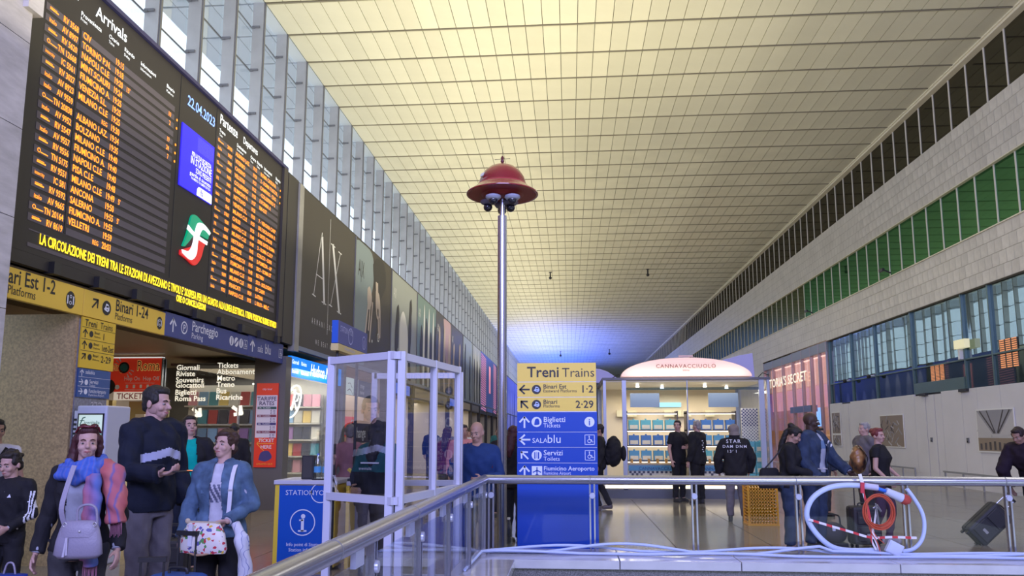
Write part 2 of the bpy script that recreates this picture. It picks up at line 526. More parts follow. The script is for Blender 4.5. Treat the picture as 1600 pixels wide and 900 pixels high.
for k in range(0, 135):
    y = 15.5 + k * .98
    if k < 60:
        inst('pane', pn, w2, (11.2, y, 0)); inst('mullion', ml, w2, (11.2, y, 0)); inst('mullion', ml2, w3, (11.2, y, 0))
        p_ = inst('pane', pn2 if k < 22 else pn3, w3, (11.2, y, 0))
    else:
        ra.box(11.25, 11.27, y + .02, y + .96, 10.3, 11.86); rb.box(11.18, 11.26, y - .02, y + .02, 10.3, 11.86)
        rc.box(11.25, 11.27, y + .02, y + .96, 6.96, 8.58); rd.box(11.18, 11.26, y - .02, y + .02, 6.96, 8.58)
tag(ra.build('panes_far', dkgl, w2), kind='stuff'); tag(rb.build('mullions_far', creamtrim, w2), kind='stuff')
tag(rc.build('panes_far', grgl2, w3), kind='stuff'); tag(rd.build('mullions_far', creamtrim, w3), kind='stuff')

# mirror glass band above the hoarding
w4 = struct_root('window_4')
mgl = mirror_mat('mirror_glass', (.030, .045, .042), (.42, .52, .54), .66, .01, wavy=(1.0, .06, (1, 1.1, .12)))
for a, b in ((10, 14.5), (14.5, 18.6), (18.6, 21.3), (21.3, 22.75), (22.75, 26.1), (26.1, 29.2), (29.2, 31.6), (31.6, 34.2)):
    MB().box(11.34, 11.36, a + .02, b - .02, 3.66, 5.53).build('pane', mgl, w4); MB().box(11.33, 11.35, a + .02, b - .02, 2.75, 3.62).build('pane', mirror_mat('lower_glass', (.045, .065, .065), (.30, .36, .36), .35, .02), w4)
    MB().box(11.27, 11.37, b - .03, b + .03, 2.75, 5.53).build('mullion', mat('green_steel', (.12, .19, .18), .35, metal=.4), w4)
    MB().box(11.28, 11.36, a + .03, b - .03, 3.62, 3.66).build('transom', MATS['green_steel'], w4)
MB().box(11.24, 11.35, 22.8, 26.05, 2.80, 3.15).build('base_rail', MATS['green_steel'], w4)
MB().box(11.37, 11.6, 8, 34.2, 2.7, 5.6).build('backing', black, w4)

# grey hoarding
wh = struct_root('wall_hoarding')
hoard = mat('hoarding_grey', (.72, .71, .76), .45, var=(.8, .05))
ys = [10, 12.2, 14.4, 16.6, 18.8, 20.95, 22.1, 22.95, 24.16, 24.6, 25.2, 26.0, 27.8, 29.75, 31.75, 31.98, 32.5, 32.8, 34.2]
for a, b in zip(ys[:-1], ys[1:]):
    g = .035 if a in (24.6, 25.2, 31.98) else .008
    MB().box(11.2, 11.26, a + g, b - .006, 0.0, 2.80 if b - a > .9 or a < 24 else 2.74).build('hoarding_panel', hoard, wh)
MB().box(11.27, 11.36, 8, 34.2, 0, 2.8).build('hoarding_back', black, wh)
for a in (22.5, 25.0):
    MB().box(11.12, 11.2, a, a + .45, 2.72, 2.80).build('bracket', black, wh)
# wall beyond the lingerie shop and end of the hall
MB().box(11.2, 11.5, 45.2, 150, 0, 5.53).build('lower_wall', tilefar, wr)
MB().box(11.2, 11.5, -16, -2, 0, 12).box(11.2, 11.5, -2, 12, 0, 12).build('lower_wall_near', tilefar, wr)
MB().box(-7.7, -7.4, -16, 7, 0, 12).build('pier_wall', marble, pr)
MB().box(-7.7, 11.5, -16.4, -16, 0, 12.2).build('wall_closing', mat('closing_wall', (.3, .29, .3), .7))['kind'] = 'structure'  # unseen closing wall, added to keep daylight out from behind the viewer
MB().box(-7.5, 11.5, 150, 150.5, 0, 12.2).build('wall_back', mat('end_wall', (.4, .4, .5), .7))['kind'] = 'structure'
# ================================================================ LEFT SIDE: BOARDS, SIGNS, POSTERS, SHOPS
led = mat('led_orange', (.2, .05, 0), .6, emit=((1, .27, .02), 2.3))
ledy = mat('led_yellow', (.3, .2, 0), .6, emit=((1, .68, .02), 2.6))
ledw = mat('sign_white_lit', (.8, .8, .8), .6, emit=((.85, .95, 1), .9))
boardm = mat('board_black', (.034, .030, .029), .6)
slatm = mat('display_strip', (.115, .10, .12), .55)
blueled = mat('led_blue_text', (.1, .2, .5), .6, emit=((.25, .40, 1), 1.6))
screenb = mat('screen_blue', (.01, .01, .3), .4, emit=((.035, .02, .95), .85))
BX = -5.95


def B(y, z): return (y - 7.0, z - 3.4)     # board-local coordinates


bd = thing('departure_board', 'huge black arrivals and departures board with glowing orange rows of trains', 'board', M=FL(BX, 7.0, 3.4))
MB().box(0, 8.32, .12, 3.68, -.12, 0).build('board_casing', boardm, bd, bevel=.01)
MB().box(0, 8.32, 3.68, 3.74, -.14, .05).build('top_edge', mat('board_edge', (.03, .03, .12), .4), bd)
MB().box(0, 8.32, -.02, .12, -.3, .02).build('bottom_edge', boardm, bd)
arr = [('RV 3568', 'CIV', '19:15', '', ''), ('AV 8907', 'TORINO P.N.', '19:18', '', '10'), ('RV 5620', 'NAPOLI C.LE', '19:20', "15'", '2'), ('TN 12668', 'MINT.SCAURI', '19:24', '', ''),
       ('IC 5561', 'FIUMICINO A.', '19:25', '', '19'), ('RV 3027', 'VENEZIA S.L.', '19:25', '', '24'), ('AV 8923', 'MILANO C.LE', '19:25', '', '7'), ('AV 9559', '', '19:30', '', ''),
       ('TN 20838', 'ALBANO LAZ.', '19:34', '', ''), ('AV 9952', 'BOLZANO', '19:35', '', ''), ('RV 5547', 'MILANO C.LE', '19:40', '', ''), ('AV 9557', 'FIUMICINO A.', '19:40', '', ''),
       ('RV 9556', 'NAPOLI C.LE', '19:40', '', ''), ('TN 5175', 'PISA C.LE', '19:48', '', ''), ('RV 9551', 'MILANO C.LE', '19:49', "5'", ''), ('IC 581', 'ANCONA', '19:50', '', ''),
       ('RV 9592', 'SALERNO', '19:55', "5'", ''), ('AV 9665', 'FIUMICINO A.', '19:55', '', ''), ('TN 20164', 'VELLETRI', '19:59', '', ''), ('RV 8619', '', '20:03', '', '')]
for i, (num, dest, tm, dl, pf) in enumerate(arr):
    z = 6.45 - i * .1315 - .05; y0, zz = B(0, z)
    MB().box(B(7.82, 0)[0], B(8.42, 0)[0], zz - .012, zz + .075, 0, .004).build('display_row', slatm, bd); MB().box(B(8.47, 0)[0], B(10.72, 0)[0], zz - .012, zz + .075, 0, .004).build('display_row', slatm, bd)
    t = MB()
    kind = num.split()[0]
    if kind in ('RV',): rect(t, B(7.88, 0)[0], B(8.03, 0)[0], zz + .02, zz + .036, .007); rect(t, B(7.88, 0)[0], B(8.0, 0)[0], zz + .042, zz + .05, .007)
    elif kind == 'AV': text('italo', .075, t, B(7.88, 0)[0], zz, .007, bold=.01)
    elif kind == 'IC': text('intercity', .06, t, B(7.86, 0)[0], zz + .01, .007, bold=.01, sx=.8)
    else: ring(t, B(7.90, 0)[0], zz + .03, .028, .01, .007, 10); rect(t, B(7.93, 0)[0], B(8.05, 0)[0], zz + .008, zz + .02, .007)
    text(num, .110, t, B(8.40, 0)[0], zz - .003, .007, bold=.015, align='R', sx=.74)
    text(dest, .122, t, B(8.49, 0)[0], zz - .006, .007, bold=.016, sx=.82, maxw=.66)
    text(tm, .122, t, B(9.37, 0)[0], zz - .006, .007, bold=.016, align='R', sx=.74)
    if i in (7, 19): text('REG', .085, t, B(9.1, 0)[0], zz, .007, bold=.012, align='R', sx=.8)
    if dl: text(dl, .100, t, B(9.45, 0)[0], zz, .007, bold=.012, sx=.8)
    if pf: text(pf, .100, t, B(10.62, 0)[0], zz, .007, bold=.012, align='R', sx=.8); disc(t, B(10.8, 0)[0], zz + .03, .02, .007, 10)
    tag(t.build('row_text', led, bd), kind='stuff')
dep = ['ALBANO LAZ.', 'VITERBO', 'CASSINO', 'VELLETRI', 'COLLEFERRO', 'FIUMICINO A.', 'NETTUNO', 'VENEZIA S.L.', 'MILANO C.LE', 'CHIUSI', 'NAPOLI C.LE', 'MILANO C.LE', 'NETTUNO', 'SASSONE',
       'CIVITAVECCH', 'FIUMICINO A.', 'MILANO C.LE', 'MILANO C.LE', 'FRASCATI', 'NAPOLI C.LE']
notes = ['ROMA CASILINA', '2 - ROMA TUSCOL', 'CIAMPINO - ZAG', '- COLLEFERRO S', 'E FORMIA A', 'RM-OST', '', '7 - VERONA CARP', 'DE E BOLOGNA R', 'E ORTE CHIUSI', 'DIRE ORTE ROMA', '3 - ROMA C.LE P', 'COLICO - LUIN',
         'E-POMEZIA - AP', 'SRO - ROMA ST', 'RE-TIBU', 'STU - BOLOGNA', 'BY CARPI', 'LATINA', 'L RILIO - MELC']
tms = ['19:15', '19:20', '19:21', '19:22', '19:25', '19:27', '19:28', '19:30', '19:35', '19:36', '19:40', '19:40', '19:42', '19:42', '19:45', '19:48', '19:50', '19:50', '19:54', '19:55']
for i in range(20):
    z = 6.58 - i * .1335 - .07; zz = z - 3.4
    MB().box(B(12.14, 0)[0], B(12.78, 0)[0], zz - .012, zz + .075, 0, .004).build('display_row', slatm, bd); MB().box(B(12.84, 0)[0], B(14.95, 0)[0], zz - .012, zz + .075, 0, .004).build('display_row', slatm, bd)
    t = MB()
    if i % 3 == 0: ring(t, B(12.2, 0)[0], zz + .03, .03, .012, .007, 10); rect(t, B(12.22, 0)[0], B(12.38, 0)[0], zz + .005, zz + .02, .007)
    else: text('italo' if i % 3 == 1 else 'FR', .08, t, B(12.18, 0)[0], zz, .007, bold=.014)
    text(str(20900 - i * 337 if i % 3 == 0 else 9410 + i * 17), .09, t, B(12.72, 0)[0], zz, .007, bold=.016, align='R', sx=.86)
    text(dep[i], .105, t, B(12.87, 0)[0], zz, .007, bold=.016, maxw=.6)
    text(tms[i], .105, t, B(13.82, 0)[0], zz, .007, bold=.016, align='R', sx=.8)
    if notes[i]: text(notes[i], .105, t, B(14.0, 0)[0], zz, .007, bold=.016, maxw=.9)
    if i in (0, 1, 2): disc(t, B(15.02, 0)[0], zz + .03, .022, .007, 10)
    tag(t.build('row_text', led, bd), kind='stuff')
t = MB(); text('LA CIRCOLAZIONE DEI TRENI TRA LE STAZIONI DI AVEZZANO E TIVOLI E\' SOSPESA PER UN GUASTO ALLA LINEA ELETTRICA. I TRENI POSSONO SUBIRE RITARDI', .17, t, B(8.03, 0)[0], .27, .007, bold=.015, maxw=7.08)
text('ORE O CANCELLAZIONI', .14, t, B(11.1, 0)[0], .145, .007, bold=.022, maxw=.95)
t.build('scrolling_message', ledy, bd)
MB().box(B(7.85, 0)[0], B(15.1, 0)[0], .385, .40, 0, .004).box(B(7.85, 0)[0], B(15.1, 0)[0], .20, .245, 0, .004).build('message_strip', slatm, bd)
t = MB(); text('Arrivals', .22, t, B(8.7, 0)[0], 3.40, .006, bold=.01); text('Arrivi', .22, t, B(7.85, 0)[0], 3.40, .006, bold=.01)
text('Provenienza', .085, t, B(8.42, 0)[0], 3.25, .006, bold=.008); text('From', .06, t, B(8.42, 0)[0], 3.19, .006)
for yy, a, b_ in ((9.0, 'Orario', 'Time'), (9.35, 'Ritardo', 'Delay'), (9.75, 'Informazioni', 'Information'), (10.45, 'Binario', 'Platform')):
    text(a, .08, t, B(yy, 0)[0], 3.27, .006, bold=.008, maxw=.4); text(b_, .06, t, B(yy, 0)[0], 3.2, .006, maxw=.35)
text('Partenze', .25, t, B(12.2, 0)[0], 3.44, .006, bold=.01, sx=.8); text('Departures', .19, t, B(13.15, 0)[0], 3.45, .006, bold=.008, sx=.75)
for yy, a, b_ in ((12.2, 'Treno', 'Train'), (12.9, 'Destinazione', 'Destination'), (13.5, 'Orario', 'Time'), (13.8, 'Ritardo', 'Delay'), (14.15, 'Informazioni', 'Information'), (14.75, 'Binario', 'Platf.')):
    text(a, .09, t, B(yy, 0)[0], 3.29, .006, bold=.01, maxw=.4); text(b_, .06, t, B(yy, 0)[0], 3.22, .006, maxw=.35)
tag(t.build('header_text', ledw, bd), kind='stuff')
t = MB(); text('22.04.2023', .235, t, B(11.08, 0)[0], 3.28, .006, bold=.012, maxw=.95); t.build('date_text', blueled, bd)
for a_, z0_, z1_ in ((10.86, .45, 3.66), (12.08, .45, 3.66), (8.435, .5, 3.1), (12.8, .5, 3.1)): MB().box(a_ - 7, a_ - 6.978, z0_, z1_, 0, .006).build('divider', black, bd)
MB().box(B(15.1, 0)[0], B(15.32, 0)[0], .12, 3.68, 0, .05).build('end_frame', mat('board_frame', (.05, .045, .042), .5), bd)
# the blue information screen and the emblem on the middle section
sc_ = MB().box(B(10.95, 0)[0], B(12.03, 0)[0], 1.93, 2.93, 0, .02).build('screen', screenb, bd)
t = MB(); text('PER LA TUA SICUREZZA', .10, t, B(11.28, 0)[0], 2.52, .023, bold=.016, maxw=.66); text('IN STAZIONE', .17, t, B(11.25, 0)[0], 2.39, .023, bold=.01, maxw=.72)
text('SONO PRESENTI', .125, t, B(11.43, 0)[0], 2.28, .023, bold=.008, maxw=.54); text('guardie di sicurezza', .09, t, B(11.25, 0)[0], 2.20, .023, bold=.014, maxw=.72); text('NUMERO DI EMERGENZA', .06, t, B(11.3, 0)[0], 2.14, .023, bold=.006, maxw=.66)
t.add([(B(11.5, 0)[0], 1.935, .023), (B(12.02, 0)[0], 1.935, .023), (B(12.02, 0)[0], 2.07, .023), (B(11.98, 0)[0], 2.09, .023), (B(11.56, 0)[0], 2.09, .023), (B(11.51, 0)[0], 2.04, .023)], [(0, 1, 2, 3, 4, 5)])
t.build('screen_text', mat('screen_white', (.8, .8, .9), .5, emit=((.8, .85, 1), .9)), sc_)
t = MB(); text('fs', .14, t, B(11.62, 0)[0], 1.965, .026, bold=.02)
for k in range(12): rect(t, B(11.45, 0)[0], B(12.0, 0)[0], 2.66 + k * .02, 2.664 + k * .02, .022)
tag(t.build('screen_lines', mat('screen_pale', (.1, .1, .6), .5, emit=((.22, .2, 1), .8)), sc_), kind='stuff')
# emblem: green over red flag shape with a white f running through it
em = MB()


def P(u, v): return (B(11.1, 0)[0] + u * .92, .82 + v * .78)      # emblem box: u 0..1, v 0..1


def curve(pts, n=8):
    out = []; m = len(pts)
    for i in range(m - 1):
        p0, p1, p2, p3 = [Vector(pts[max(0, min(m - 1, i + k))]) for k in (-1, 0, 1, 2)]
        for j in range(n):
            t = j / n; out.append(.5 * ((2 * p1) + (p2 - p0) * t + (2 * p0 - 5 * p1 + 4 * p2 - p3) * t * t + (3 * p1 - p0 - 3 * p2 + p3) * t ** 3))
    return out + [Vector(pts[-1])]


def band(mb, top, bot, z0, z1):
    a = curve(top); b = curve(bot); n = len(a)
    vs = []
    for p, q in zip(a, b):
        x, y = P(*p); X_, Y_ = P(*q); vs += [(x, y, z1), (X_, Y_, z1), (x, y, z0), (X_, Y_, z0)]
    fs = []
    for i in range(n - 1):
        k = 4 * i; fs += [(k, k + 1, k + 5, k + 4), (k + 1, k + 3, k + 7, k + 5), (k + 3, k + 2, k + 6, k + 7), (k + 2, k, k + 4, k + 6)]
    fs += [(0, 2, 3, 1), (4 * n - 4, 4 * n - 3, 4 * n - 1, 4 * n - 2)]
    mb.add(vs, fs)


g = MB(); band(g, [(.22, .60), (.30, .93), (.46, 1.0), (.72, .93), (1.0, .84)], [(.06, .25), (.13, .26), (.22, .35), (.5, .62), (.93, .64)], .002, .03)
g.build('emblem_green', mat('emblem_green', (0, .35, .18), .4, emit=((0, .42, .2), .45)), bd)
g = MB(); band(g, [(0.0, .15), (.2, .24), (.42, .36), (.5, .55), (.88, .58)], [(.0, .06), (.24, .02), (.5, -.03), (.70, .16), (.80, .45)], .002, .03)
g.build('emblem_red', mat('emblem_red', (.6, .02, .02), .4, emit=((.85, .02, .02), .5)), bd)
g = MB(); g.mi = 0
band(g, [(0.02, .17), (.25, .20), (.36, .36), (.42, .62), (.52, .86), (.75, .90), (1.0, .80)], [(.05, .10), (.34, .04), (.52, .2), (.56, .5), (.66, .74), (.78, .79), (.96, .74)], .031, .04)
band(g, [(.18, .72), (.45, .62), (.9, .58)], [(.15, .62), (.45, .54), (.88, .50)], .031, .042)
g.build('emblem_white_f', mat('emblem_white', (.8, .8, .8), .4, emit=((1, 1, 1), .7)), bd)

# blank black fascia panels and the grey seam next to the board
MB().box(-6.02, -5.9, 15.36, 15.95, 3.42, 7.06).build('fascia_post', charcoal, wl)
MB().box(-6.0, -5.86, 15.95, 16.22, 3.3, 7.02).build('seam_post', mat('zinc', (.30, .30, .29), .5, var=(3, .15)), wl)
MB().box(-6.0, -5.93, 16.2, 150, 3.36, 3.46).build('ledge', mat('blue_grey_ledge', (.25, .3, .42), .3, metal=.3), wl)  # ledge in one even blue-grey
for k in range(9):
    MB().box(-5.99, -5.86, 8.2 + k * .85, 8.32 + k * .85, 3.36, 3.5).build('hanger', black, wl)

# ---- direction band over the passage
signy = mat('sign_yellow', (.86, .58, .07), .45)
signb = mat('sign_blue', (.045, .065, .26), .4)
inkb = mat('ink_black', (.02, .02, .025), .5)
inkw = mat('ink_white', (.75, .78, .9), .5)


def panel(name, label, cat, M, w, h, m, group=None, d=.06):
    t_ = thing(name, label, cat, M=M, group=group)
    MB().box(0, w, 0, h, -d, 0).build('sign_panel', m, t_, bevel=.004)
    return t_


def loco(mb, x, y, r, z, mi_d, mi_l):
    """round pictogram with the front of a train"""
    mb.mi = mi_d; disc(mb, x, y, r, z)
    mb.mi = mi_l
    mb.add([(x + a * r, y + b * r, z + .001) for a, b in ((-.15, .62), (.35, .5), (.62, .1), (.62, -.3), (.3, -.55), (-.4, -.35), (-.6, -.2), (-.35, .05))], [tuple(range(8))])
    mb.mi = mi_d; rect(mb, x - .12 * r, x + .4 * r, y + .08 * r, y + .32 * r, z + .002); disc(mb, x + .1 * r, y - .22 * r, .1 * r, z + .002, 8)


def bin_icon(mb, x, y, r, z, di, li):
    mb.mi = di; disc(mb, x, y, r, z, 20, r * 1.25); mb.mi = li
    rect(mb, x - .75 * r, x - .5 * r, y - .6 * r, y + .6 * r, z + .001); rect(mb, x + .5 * r, x + .75 * r, y - .6 * r, y + .6 * r, z + .001)
    ring(mb, x, y + .5 * r, .25 * r, .1 * r, z + .001, 12); ring(mb, x, y - .4 * r, .28 * r, .1 * r, z + .001, 12)


def wheel_icon(mb, x, y, s, z, line, w=.09):
    mb.mi = line
    stroke(mb, [(x - s, y - s), (x + s, y - s), (x + s, y + s), (x - s, y + s), (x - s, y - s)], s * w * 1.3, z)
    ring(mb, x - .08 * s, y - .28 * s, .42 * s, .12 * s, z + .001, 16)
    disc(mb, x - .1 * s, y + .68 * s, .13 * s, z + .001, 10)
    stroke(mb, [(x - .1 * s, y + .5 * s), (x - .06 * s, y), (x + .38 * s, y), (x + .52 * s, y - .5 * s), (x + .72 * s, y - .45 * s)], s * .15, z + .002)


s1 = panel('direction_sign', 'yellow overhead sign reading Binari Est 1-2, cut off by the stone pier', 'sign', FL(-5.96, 7.05, 2.985), 1.865, .335, signy)
t = MB(); text('Binari Est 1-2', .23, t, 1.34, .165, .003, bold=.012, align='R', sx=.80); text('Eastward Platforms', .14, t, 1.02, .045, .003, align='R', sx=.82)
bin_icon(t, 1.62, .15, .085, .003, 0, 1); tag(t.build('lettering', [inkb, inkw], s1), kind='stuff')
s2 = panel('direction_sign', 'yellow overhead sign with arrow, train symbol and Binari 1-24', 'sign', FL(-5.96, 8.925, 2.985), 1.925, .335, signy)
t = MB(); arrow(t, .23, .19, .16, 45, .003); loco(t, .47, .17, .095, .003, 0, 1); t.mi = 0
text('Binari 1-24', .22, t, .66, .17, .003, bold=.012, sx=.82); text('Platforms', .13, t, .66, .055, .003, sx=.82); bin_icon(t, 1.77, .16, .075, .003, 0, 1)
tag(tag(t.build('lettering', [inkb, inkw], s2), kind='stuff'), kind='stuff')
s3 = panel('direction_sign', 'dark blue overhead sign with arrow and Parcheggio Parking', 'sign', FL(-5.96, 10.86, 2.985), 2.97, .36, signb)
t = MB(); arrow(t, .22, .19, .20, 90, .003); ring(t, .56, .19, .10, .022, .003); text('P', .15, t, .56, .135, .004, bold=.014, align='C')
text('Parcheggio', .22, t, .80, .18, .003, bold=.01, sx=.95); text('Parking', .13, t, .80, .06, .003)
for k in range(3): disc(t, 2.25 + k * .2, .19, .085, .003)
t.mi = 1
for k in range(3): stroke(t, [[(2.25, .13), (2.25, .25)], [(2.39, .14), (2.51, .24)], [(2.65, .14), (2.65, .25)]][k], .03, .005)
wheel_icon(t, 2.84, .19, .075, .003, 0); tag(t.build('lettering', [inkw, signb], s3), kind='stuff')
s4 = panel('direction_sign', 'dark blue overhead sign with arrow and outlined salablu lettering, end of the band', 'sign', FL(-5.96, 13.84, 2.985), 1.75, .40, signb)
t = MB(); arrow(t, .18, .21, .22, 90, .003); text('sala', .2, t, .42, .12, .003, bold=-.002, sx=.9); text('blu', .28, t, .78, .12, .003, bold=-.002, sx=.9)
wheel_icon(t, 1.6, .2, .085, .003, 0); tag(t.build('lettering', [inkw], s4), kind='stuff')

# small sign stack on the blue-grey facing of the pillar
s5 = thing('direction_sign', 'small stacked sign, yellow above and blue below, on the granite pillar', 'sign', M=FL(-5.96, 8.93, 2.02))
t = MB()
rows = [(.66, .90, 'y'), (.48, .655, 'y'), (.30, .475, 'y'), (.29, .295, 'y'), (.16, .28, 'b'), (.05, .155, 'b'), (-.07, .045, 'b')]
MB().box(0, .70, .33, .955, -.02, 0).build('sign_panel', mat('sign_yellow_bright', (.78, .53, .04), .4), s5)
MB().box(0, .66, -.03, .32, -.02, 0).build('sign_panel', mat('sign_blue_mid', (.04, .10, .30), .4), s5)
text('Treni', .12, t, .05, .85, .003, bold=.012, sx=.95); text('Trains', .12, t, .36, .85, .003, sx=.9)
for k, (nm) in enumerate(('1', '1est-2est', '2-29')):
    y_ = .76 - k * .145; arrow(t, .07, y_, .10, 90 if k < 2 else 45, .003); disc(t, .19, y_, .04, .003, 12); text('Binari', .05, t, .25, y_ + .01, .003, bold=.006); text('Platforms', .035, t, .25, y_ - .035, .003); text(nm, .12, t, .42, y_ - .045, .003, bold=.008, maxw=.26)
    rect(t, 0, .7, y_ + .07, y_ + .075, .003)
t.mi = 1
for k, nm in enumerate(('salablu', 'Servizi', 'Fiumicino Aeroporto')):
    y_ = .27 - k * .115; arrow(t, .06, y_, .08, (90, 0, 0)[k], .003); disc(t, .16, y_, .035, .003, 12) if k else None; text(nm, .07, t, .22 if k else .13, y_ - .01, .003, bold=.008, maxw=.36)
    if k: text(('', 'Toilets', 'Fiumicino Airport')[k], .045, t, .22, y_ - .05, .003)
    if k: rect(t, 0, .66, y_ + .06, y_ + .064, .003)
tag(tag(t.build('lettering', [inkb, inkw], s5), kind='stuff'), kind='stuff')
t = MB(); text('CES', .16, t, 0, 0, .003, bold=.006); 
for i_ in range(len(t.v)): t.v[i_] = (.5 - t.v[i_][0], t.v[i_][1], t.v[i_][2])
t.f = [f[::-1] for f in t.f]
tag(t.build('lettering_reflection', mat('painted_reflection', (.45, .45, .52), .3), None), 'painted reflection of letters on the pillar below the small sign stack', 'lettering').matrix_world = FL(-5.98, 9.0, 1.83)  # reflection in the polished stone, painted on as flat reversed letters

# ---- poster wall
postm = {}
posters = [(16.28, 20.62, 'charcoal'), (20.7, 25.05, 'hands'), (25.15, 29.45, 'figure'), (29.55, 33.8, 'teal'), (33.9, 38.2, 'black'), (38.3, 42.6, 'blonde'), (42.7, 47.0, 'grey'), (47.1, 51.4, 'pale')]
plab = {'charcoal': 'black poster with tall thin white letters AX', 'hands': 'poster of pale clasped hands against a dark coat, beside the AX poster', 'figure': 'poster of a slim dark figure in a pale shirt on grey-green',
        'teal': 'poster with teal edge and dark vertical folds', 'black': 'black poster with pink upper corner and thin vertical lettering', 'blonde': 'poster of two pale-haired heads on black', 'grey': 'pale blue-grey poster with slender dark figure', 'pale': 'pale poster with dark streaks just before the striped screen'}
ptm = {'charcoal': mat('poster_charcoal', (.055, .050, .046), .45),
       'hands': mat('poster_dark', (.05, .045, .042), .4), 'figure': mat('poster_grey', (.33, .37, .38), .35), 'teal': mat('poster_teal', (.16, .26, .28), .35), 'black': mat('poster_black', (.05, .05, .055), .35),
       'blonde': mat('poster_dark2', (.06, .06, .06), .35), 'grey': mat('poster_blue', (.28, .35, .42), .35), 'pale': mat('poster_pale', (.40, .45, .50), .35)}
pw = mat('print_white', (.80, .82, .84), .4); pk = mat('print_black', (.02, .02, .025), .4); psk = mat('print_skin', (.55, .47, .42), .4); ppa = mat('print_pale_blue', (.22, .29, .33), .4); ppk = mat('print_pink', (.5, .35, .42), .4)
PM = [pw, pk, psk, ppa, ppk]


def blob(mb, pts, z, mi):
    mb.mi = mi; c = curve([*pts, pts[0]], 5)[:-1]; mb.add([(p[0], p[1], z) for p in c], [tuple(range(len(c)))])


for a, b, k in posters:
    p_ = panel('poster', plab[k], 'poster', FL(-5.94, a, 3.46), b - a, 3.58, ptm[k], group=None, d=.05)
    t = MB(); w = b - a
    if k == 'charcoal':
        t.mi = 0
        # tall condensed serif A X with a thin line between
        stroke(t, [(1.02, 1.30), (1.42, 2.78)], .03, .004); stroke(t, [(1.50, 2.78), (1.80, 1.24)], .13, .004); stroke(t, [(1.14, 1.82), (1.60, 1.80)], .025, .004)
        stroke(t, [(.92, 1.30), (1.16, 1.28)], .03, .004); stroke(t, [(1.62, 1.24), (1.95, 1.22)], .03, .004); stroke(t, [(1.45, 2.78), (1.48, 2.9)], .04, .004)
        stroke(t, [(2.10, .5), (2.10, 3.42)], .02, .004)
        stroke(t, [(2.36, 2.80), (3.02, 1.22)], .14, .004); stroke(t, [(2.30, 1.26), (2.98, 2.74)], .028, .004)
        stroke(t, [(2.20, 2.82), (2.52, 2.80)], .03, .004); stroke(t, [(2.82, 2.76), (3.1, 2.75)], .03, .004); stroke(t, [(2.18, 1.26), (2.42, 1.25)], .03, .004); stroke(t, [(2.86, 1.2), (3.2, 1.18)], .03, .004)
        text('ARMANI EXCHANGE', .20, t, .95, .62, .004, bold=.002, sx=.62, track=.09); text('WE BEAT AS ONE', .17, t, 1.25, .16, .004, bold=.002, sx=.62, track=.08)
    elif k == 'hands':
        blob(t, [(.05, .05), (.05, 3.5), (1.75, 3.5), (2.0, 2.6), (1.3, 1.5), (1.15, .05)], .003, 3)
        blob(t, [(1.9, 3.2), (2.4, 3.5), (3.3, 3.5), (3.6, 2.9), (3.1, 2.4), (2.6, 2.2), (2.1, 2.6)], .004, 1)
        blob(t, [(1.35, 2.35), (1.6, 2.45), (1.85, 2.2), (1.8, 1.9), (1.5, 1.75), (1.35, 2.0)], .005, 2)
        for x0, y0, x1, y1 in ((1.45, 1.85, 1.2, .98), (1.7, 1.9, 1.55, 1.15), (1.95, 2.0, 1.7, .82), (2.35, 2.7, 2.5, 1.8), (2.5, 2.7, 2.65, 1.75), (2.65, 1.9, 2.8, 1.05), (2.9, 1.9, 2.95, 1.1)):
            t.mi = 2; stroke(t, [(x0, y0), (x1, y1)], .13, .006)
        blob(t, [(2.3, 2.45), (2.75, 2.4), (2.95, 1.85), (2.6, 1.6), (2.35, 1.9)], .005, 2); t.mi = 0; ring(t, 2.75, 1.05, .14, .04, .006, 14); disc(t, 2.0, .85, .05, .006, 8)
        t.mi = 1; text('A|X', .7, t, .3, 2.55, .006, sx=.55)
    else:
        rs = random.Random(hash(k) % 1000 if False else len(k) * 7 + int(a))
        n = {'figure': 2, 'teal': 4, 'black': 3, 'blonde': 2, 'grey': 2, 'pale': 3}[k]
        if k == 'black': blob(t, [(2.0, 3.5), (w - .05, 3.5), (w - .05, .6), (3.0, 1.2), (2.4, 2.4)], .003, 4)
        if k == 'figure': blob(t, [(1.4, .1), (1.3, 1.8), (1.7, 2.4), (2.2, 2.3), (2.7, 1.6), (2.9, .1)], .004, 0)
        for i in range(n):
            cx_ = .7 + i * w / n; hh = rs.uniform(2.4, 3.2)
            mi_ = {'figure': 1, 'teal': 1, 'black': 2, 'blonde': 2, 'grey': 1, 'pale': 1}[k]
            blob(t, [(cx_, .05), (cx_ - .12, 1.4), (cx_ + .02, hh - .5), (cx_ + .15, hh), (cx_ + .42, hh - .3), (cx_ + .45, hh - 1.3), (cx_ + .3, .9), (cx_ + .5, .05)], .005 + i * .001, mi_)
            if k in ('figure', 'grey', 'blonde'): blob(t, [(cx_ + .1, hh - .1), (cx_ + .05, hh - .5), (cx_ + .3, hh - .75), (cx_ + .5, hh - .3), (cx_ + .35, hh + .1)], .008, 1 if k != 'blonde' else 2)
            if k in ('teal', 'pale'): blob(t, [(cx_ + .6, .05), (cx_ + .55, 1.9), (cx_ + .8, 3.4), (cx_ + .95, 1.8), (cx_ + .85, .05)], .006, 0)
        t.mi = 0; text('A|X', .5, t, .25, 2.7, .012, sx=.5)
    t.v = [(min(w - .02, max(.02, v[0])), min(3.56, max(.02, v[1])), v[2]) for v in t.v]
    tag(t.build('print', PM, p_), kind='stuff')
    MB().box(-.04, 0, 0, 3.58, -.04, .02).build('edge_strip', dkalu, p_)
p_ = panel('display_screen', 'lit screen with pink slanting stripes over the far shops', 'screen', FL(-5.94, 51.6, 3.1), 11, 4.0, mat('screen_navy', (.03, .04, .12), .3, emit=((.03, .05, .2), .6)))
t = MB()
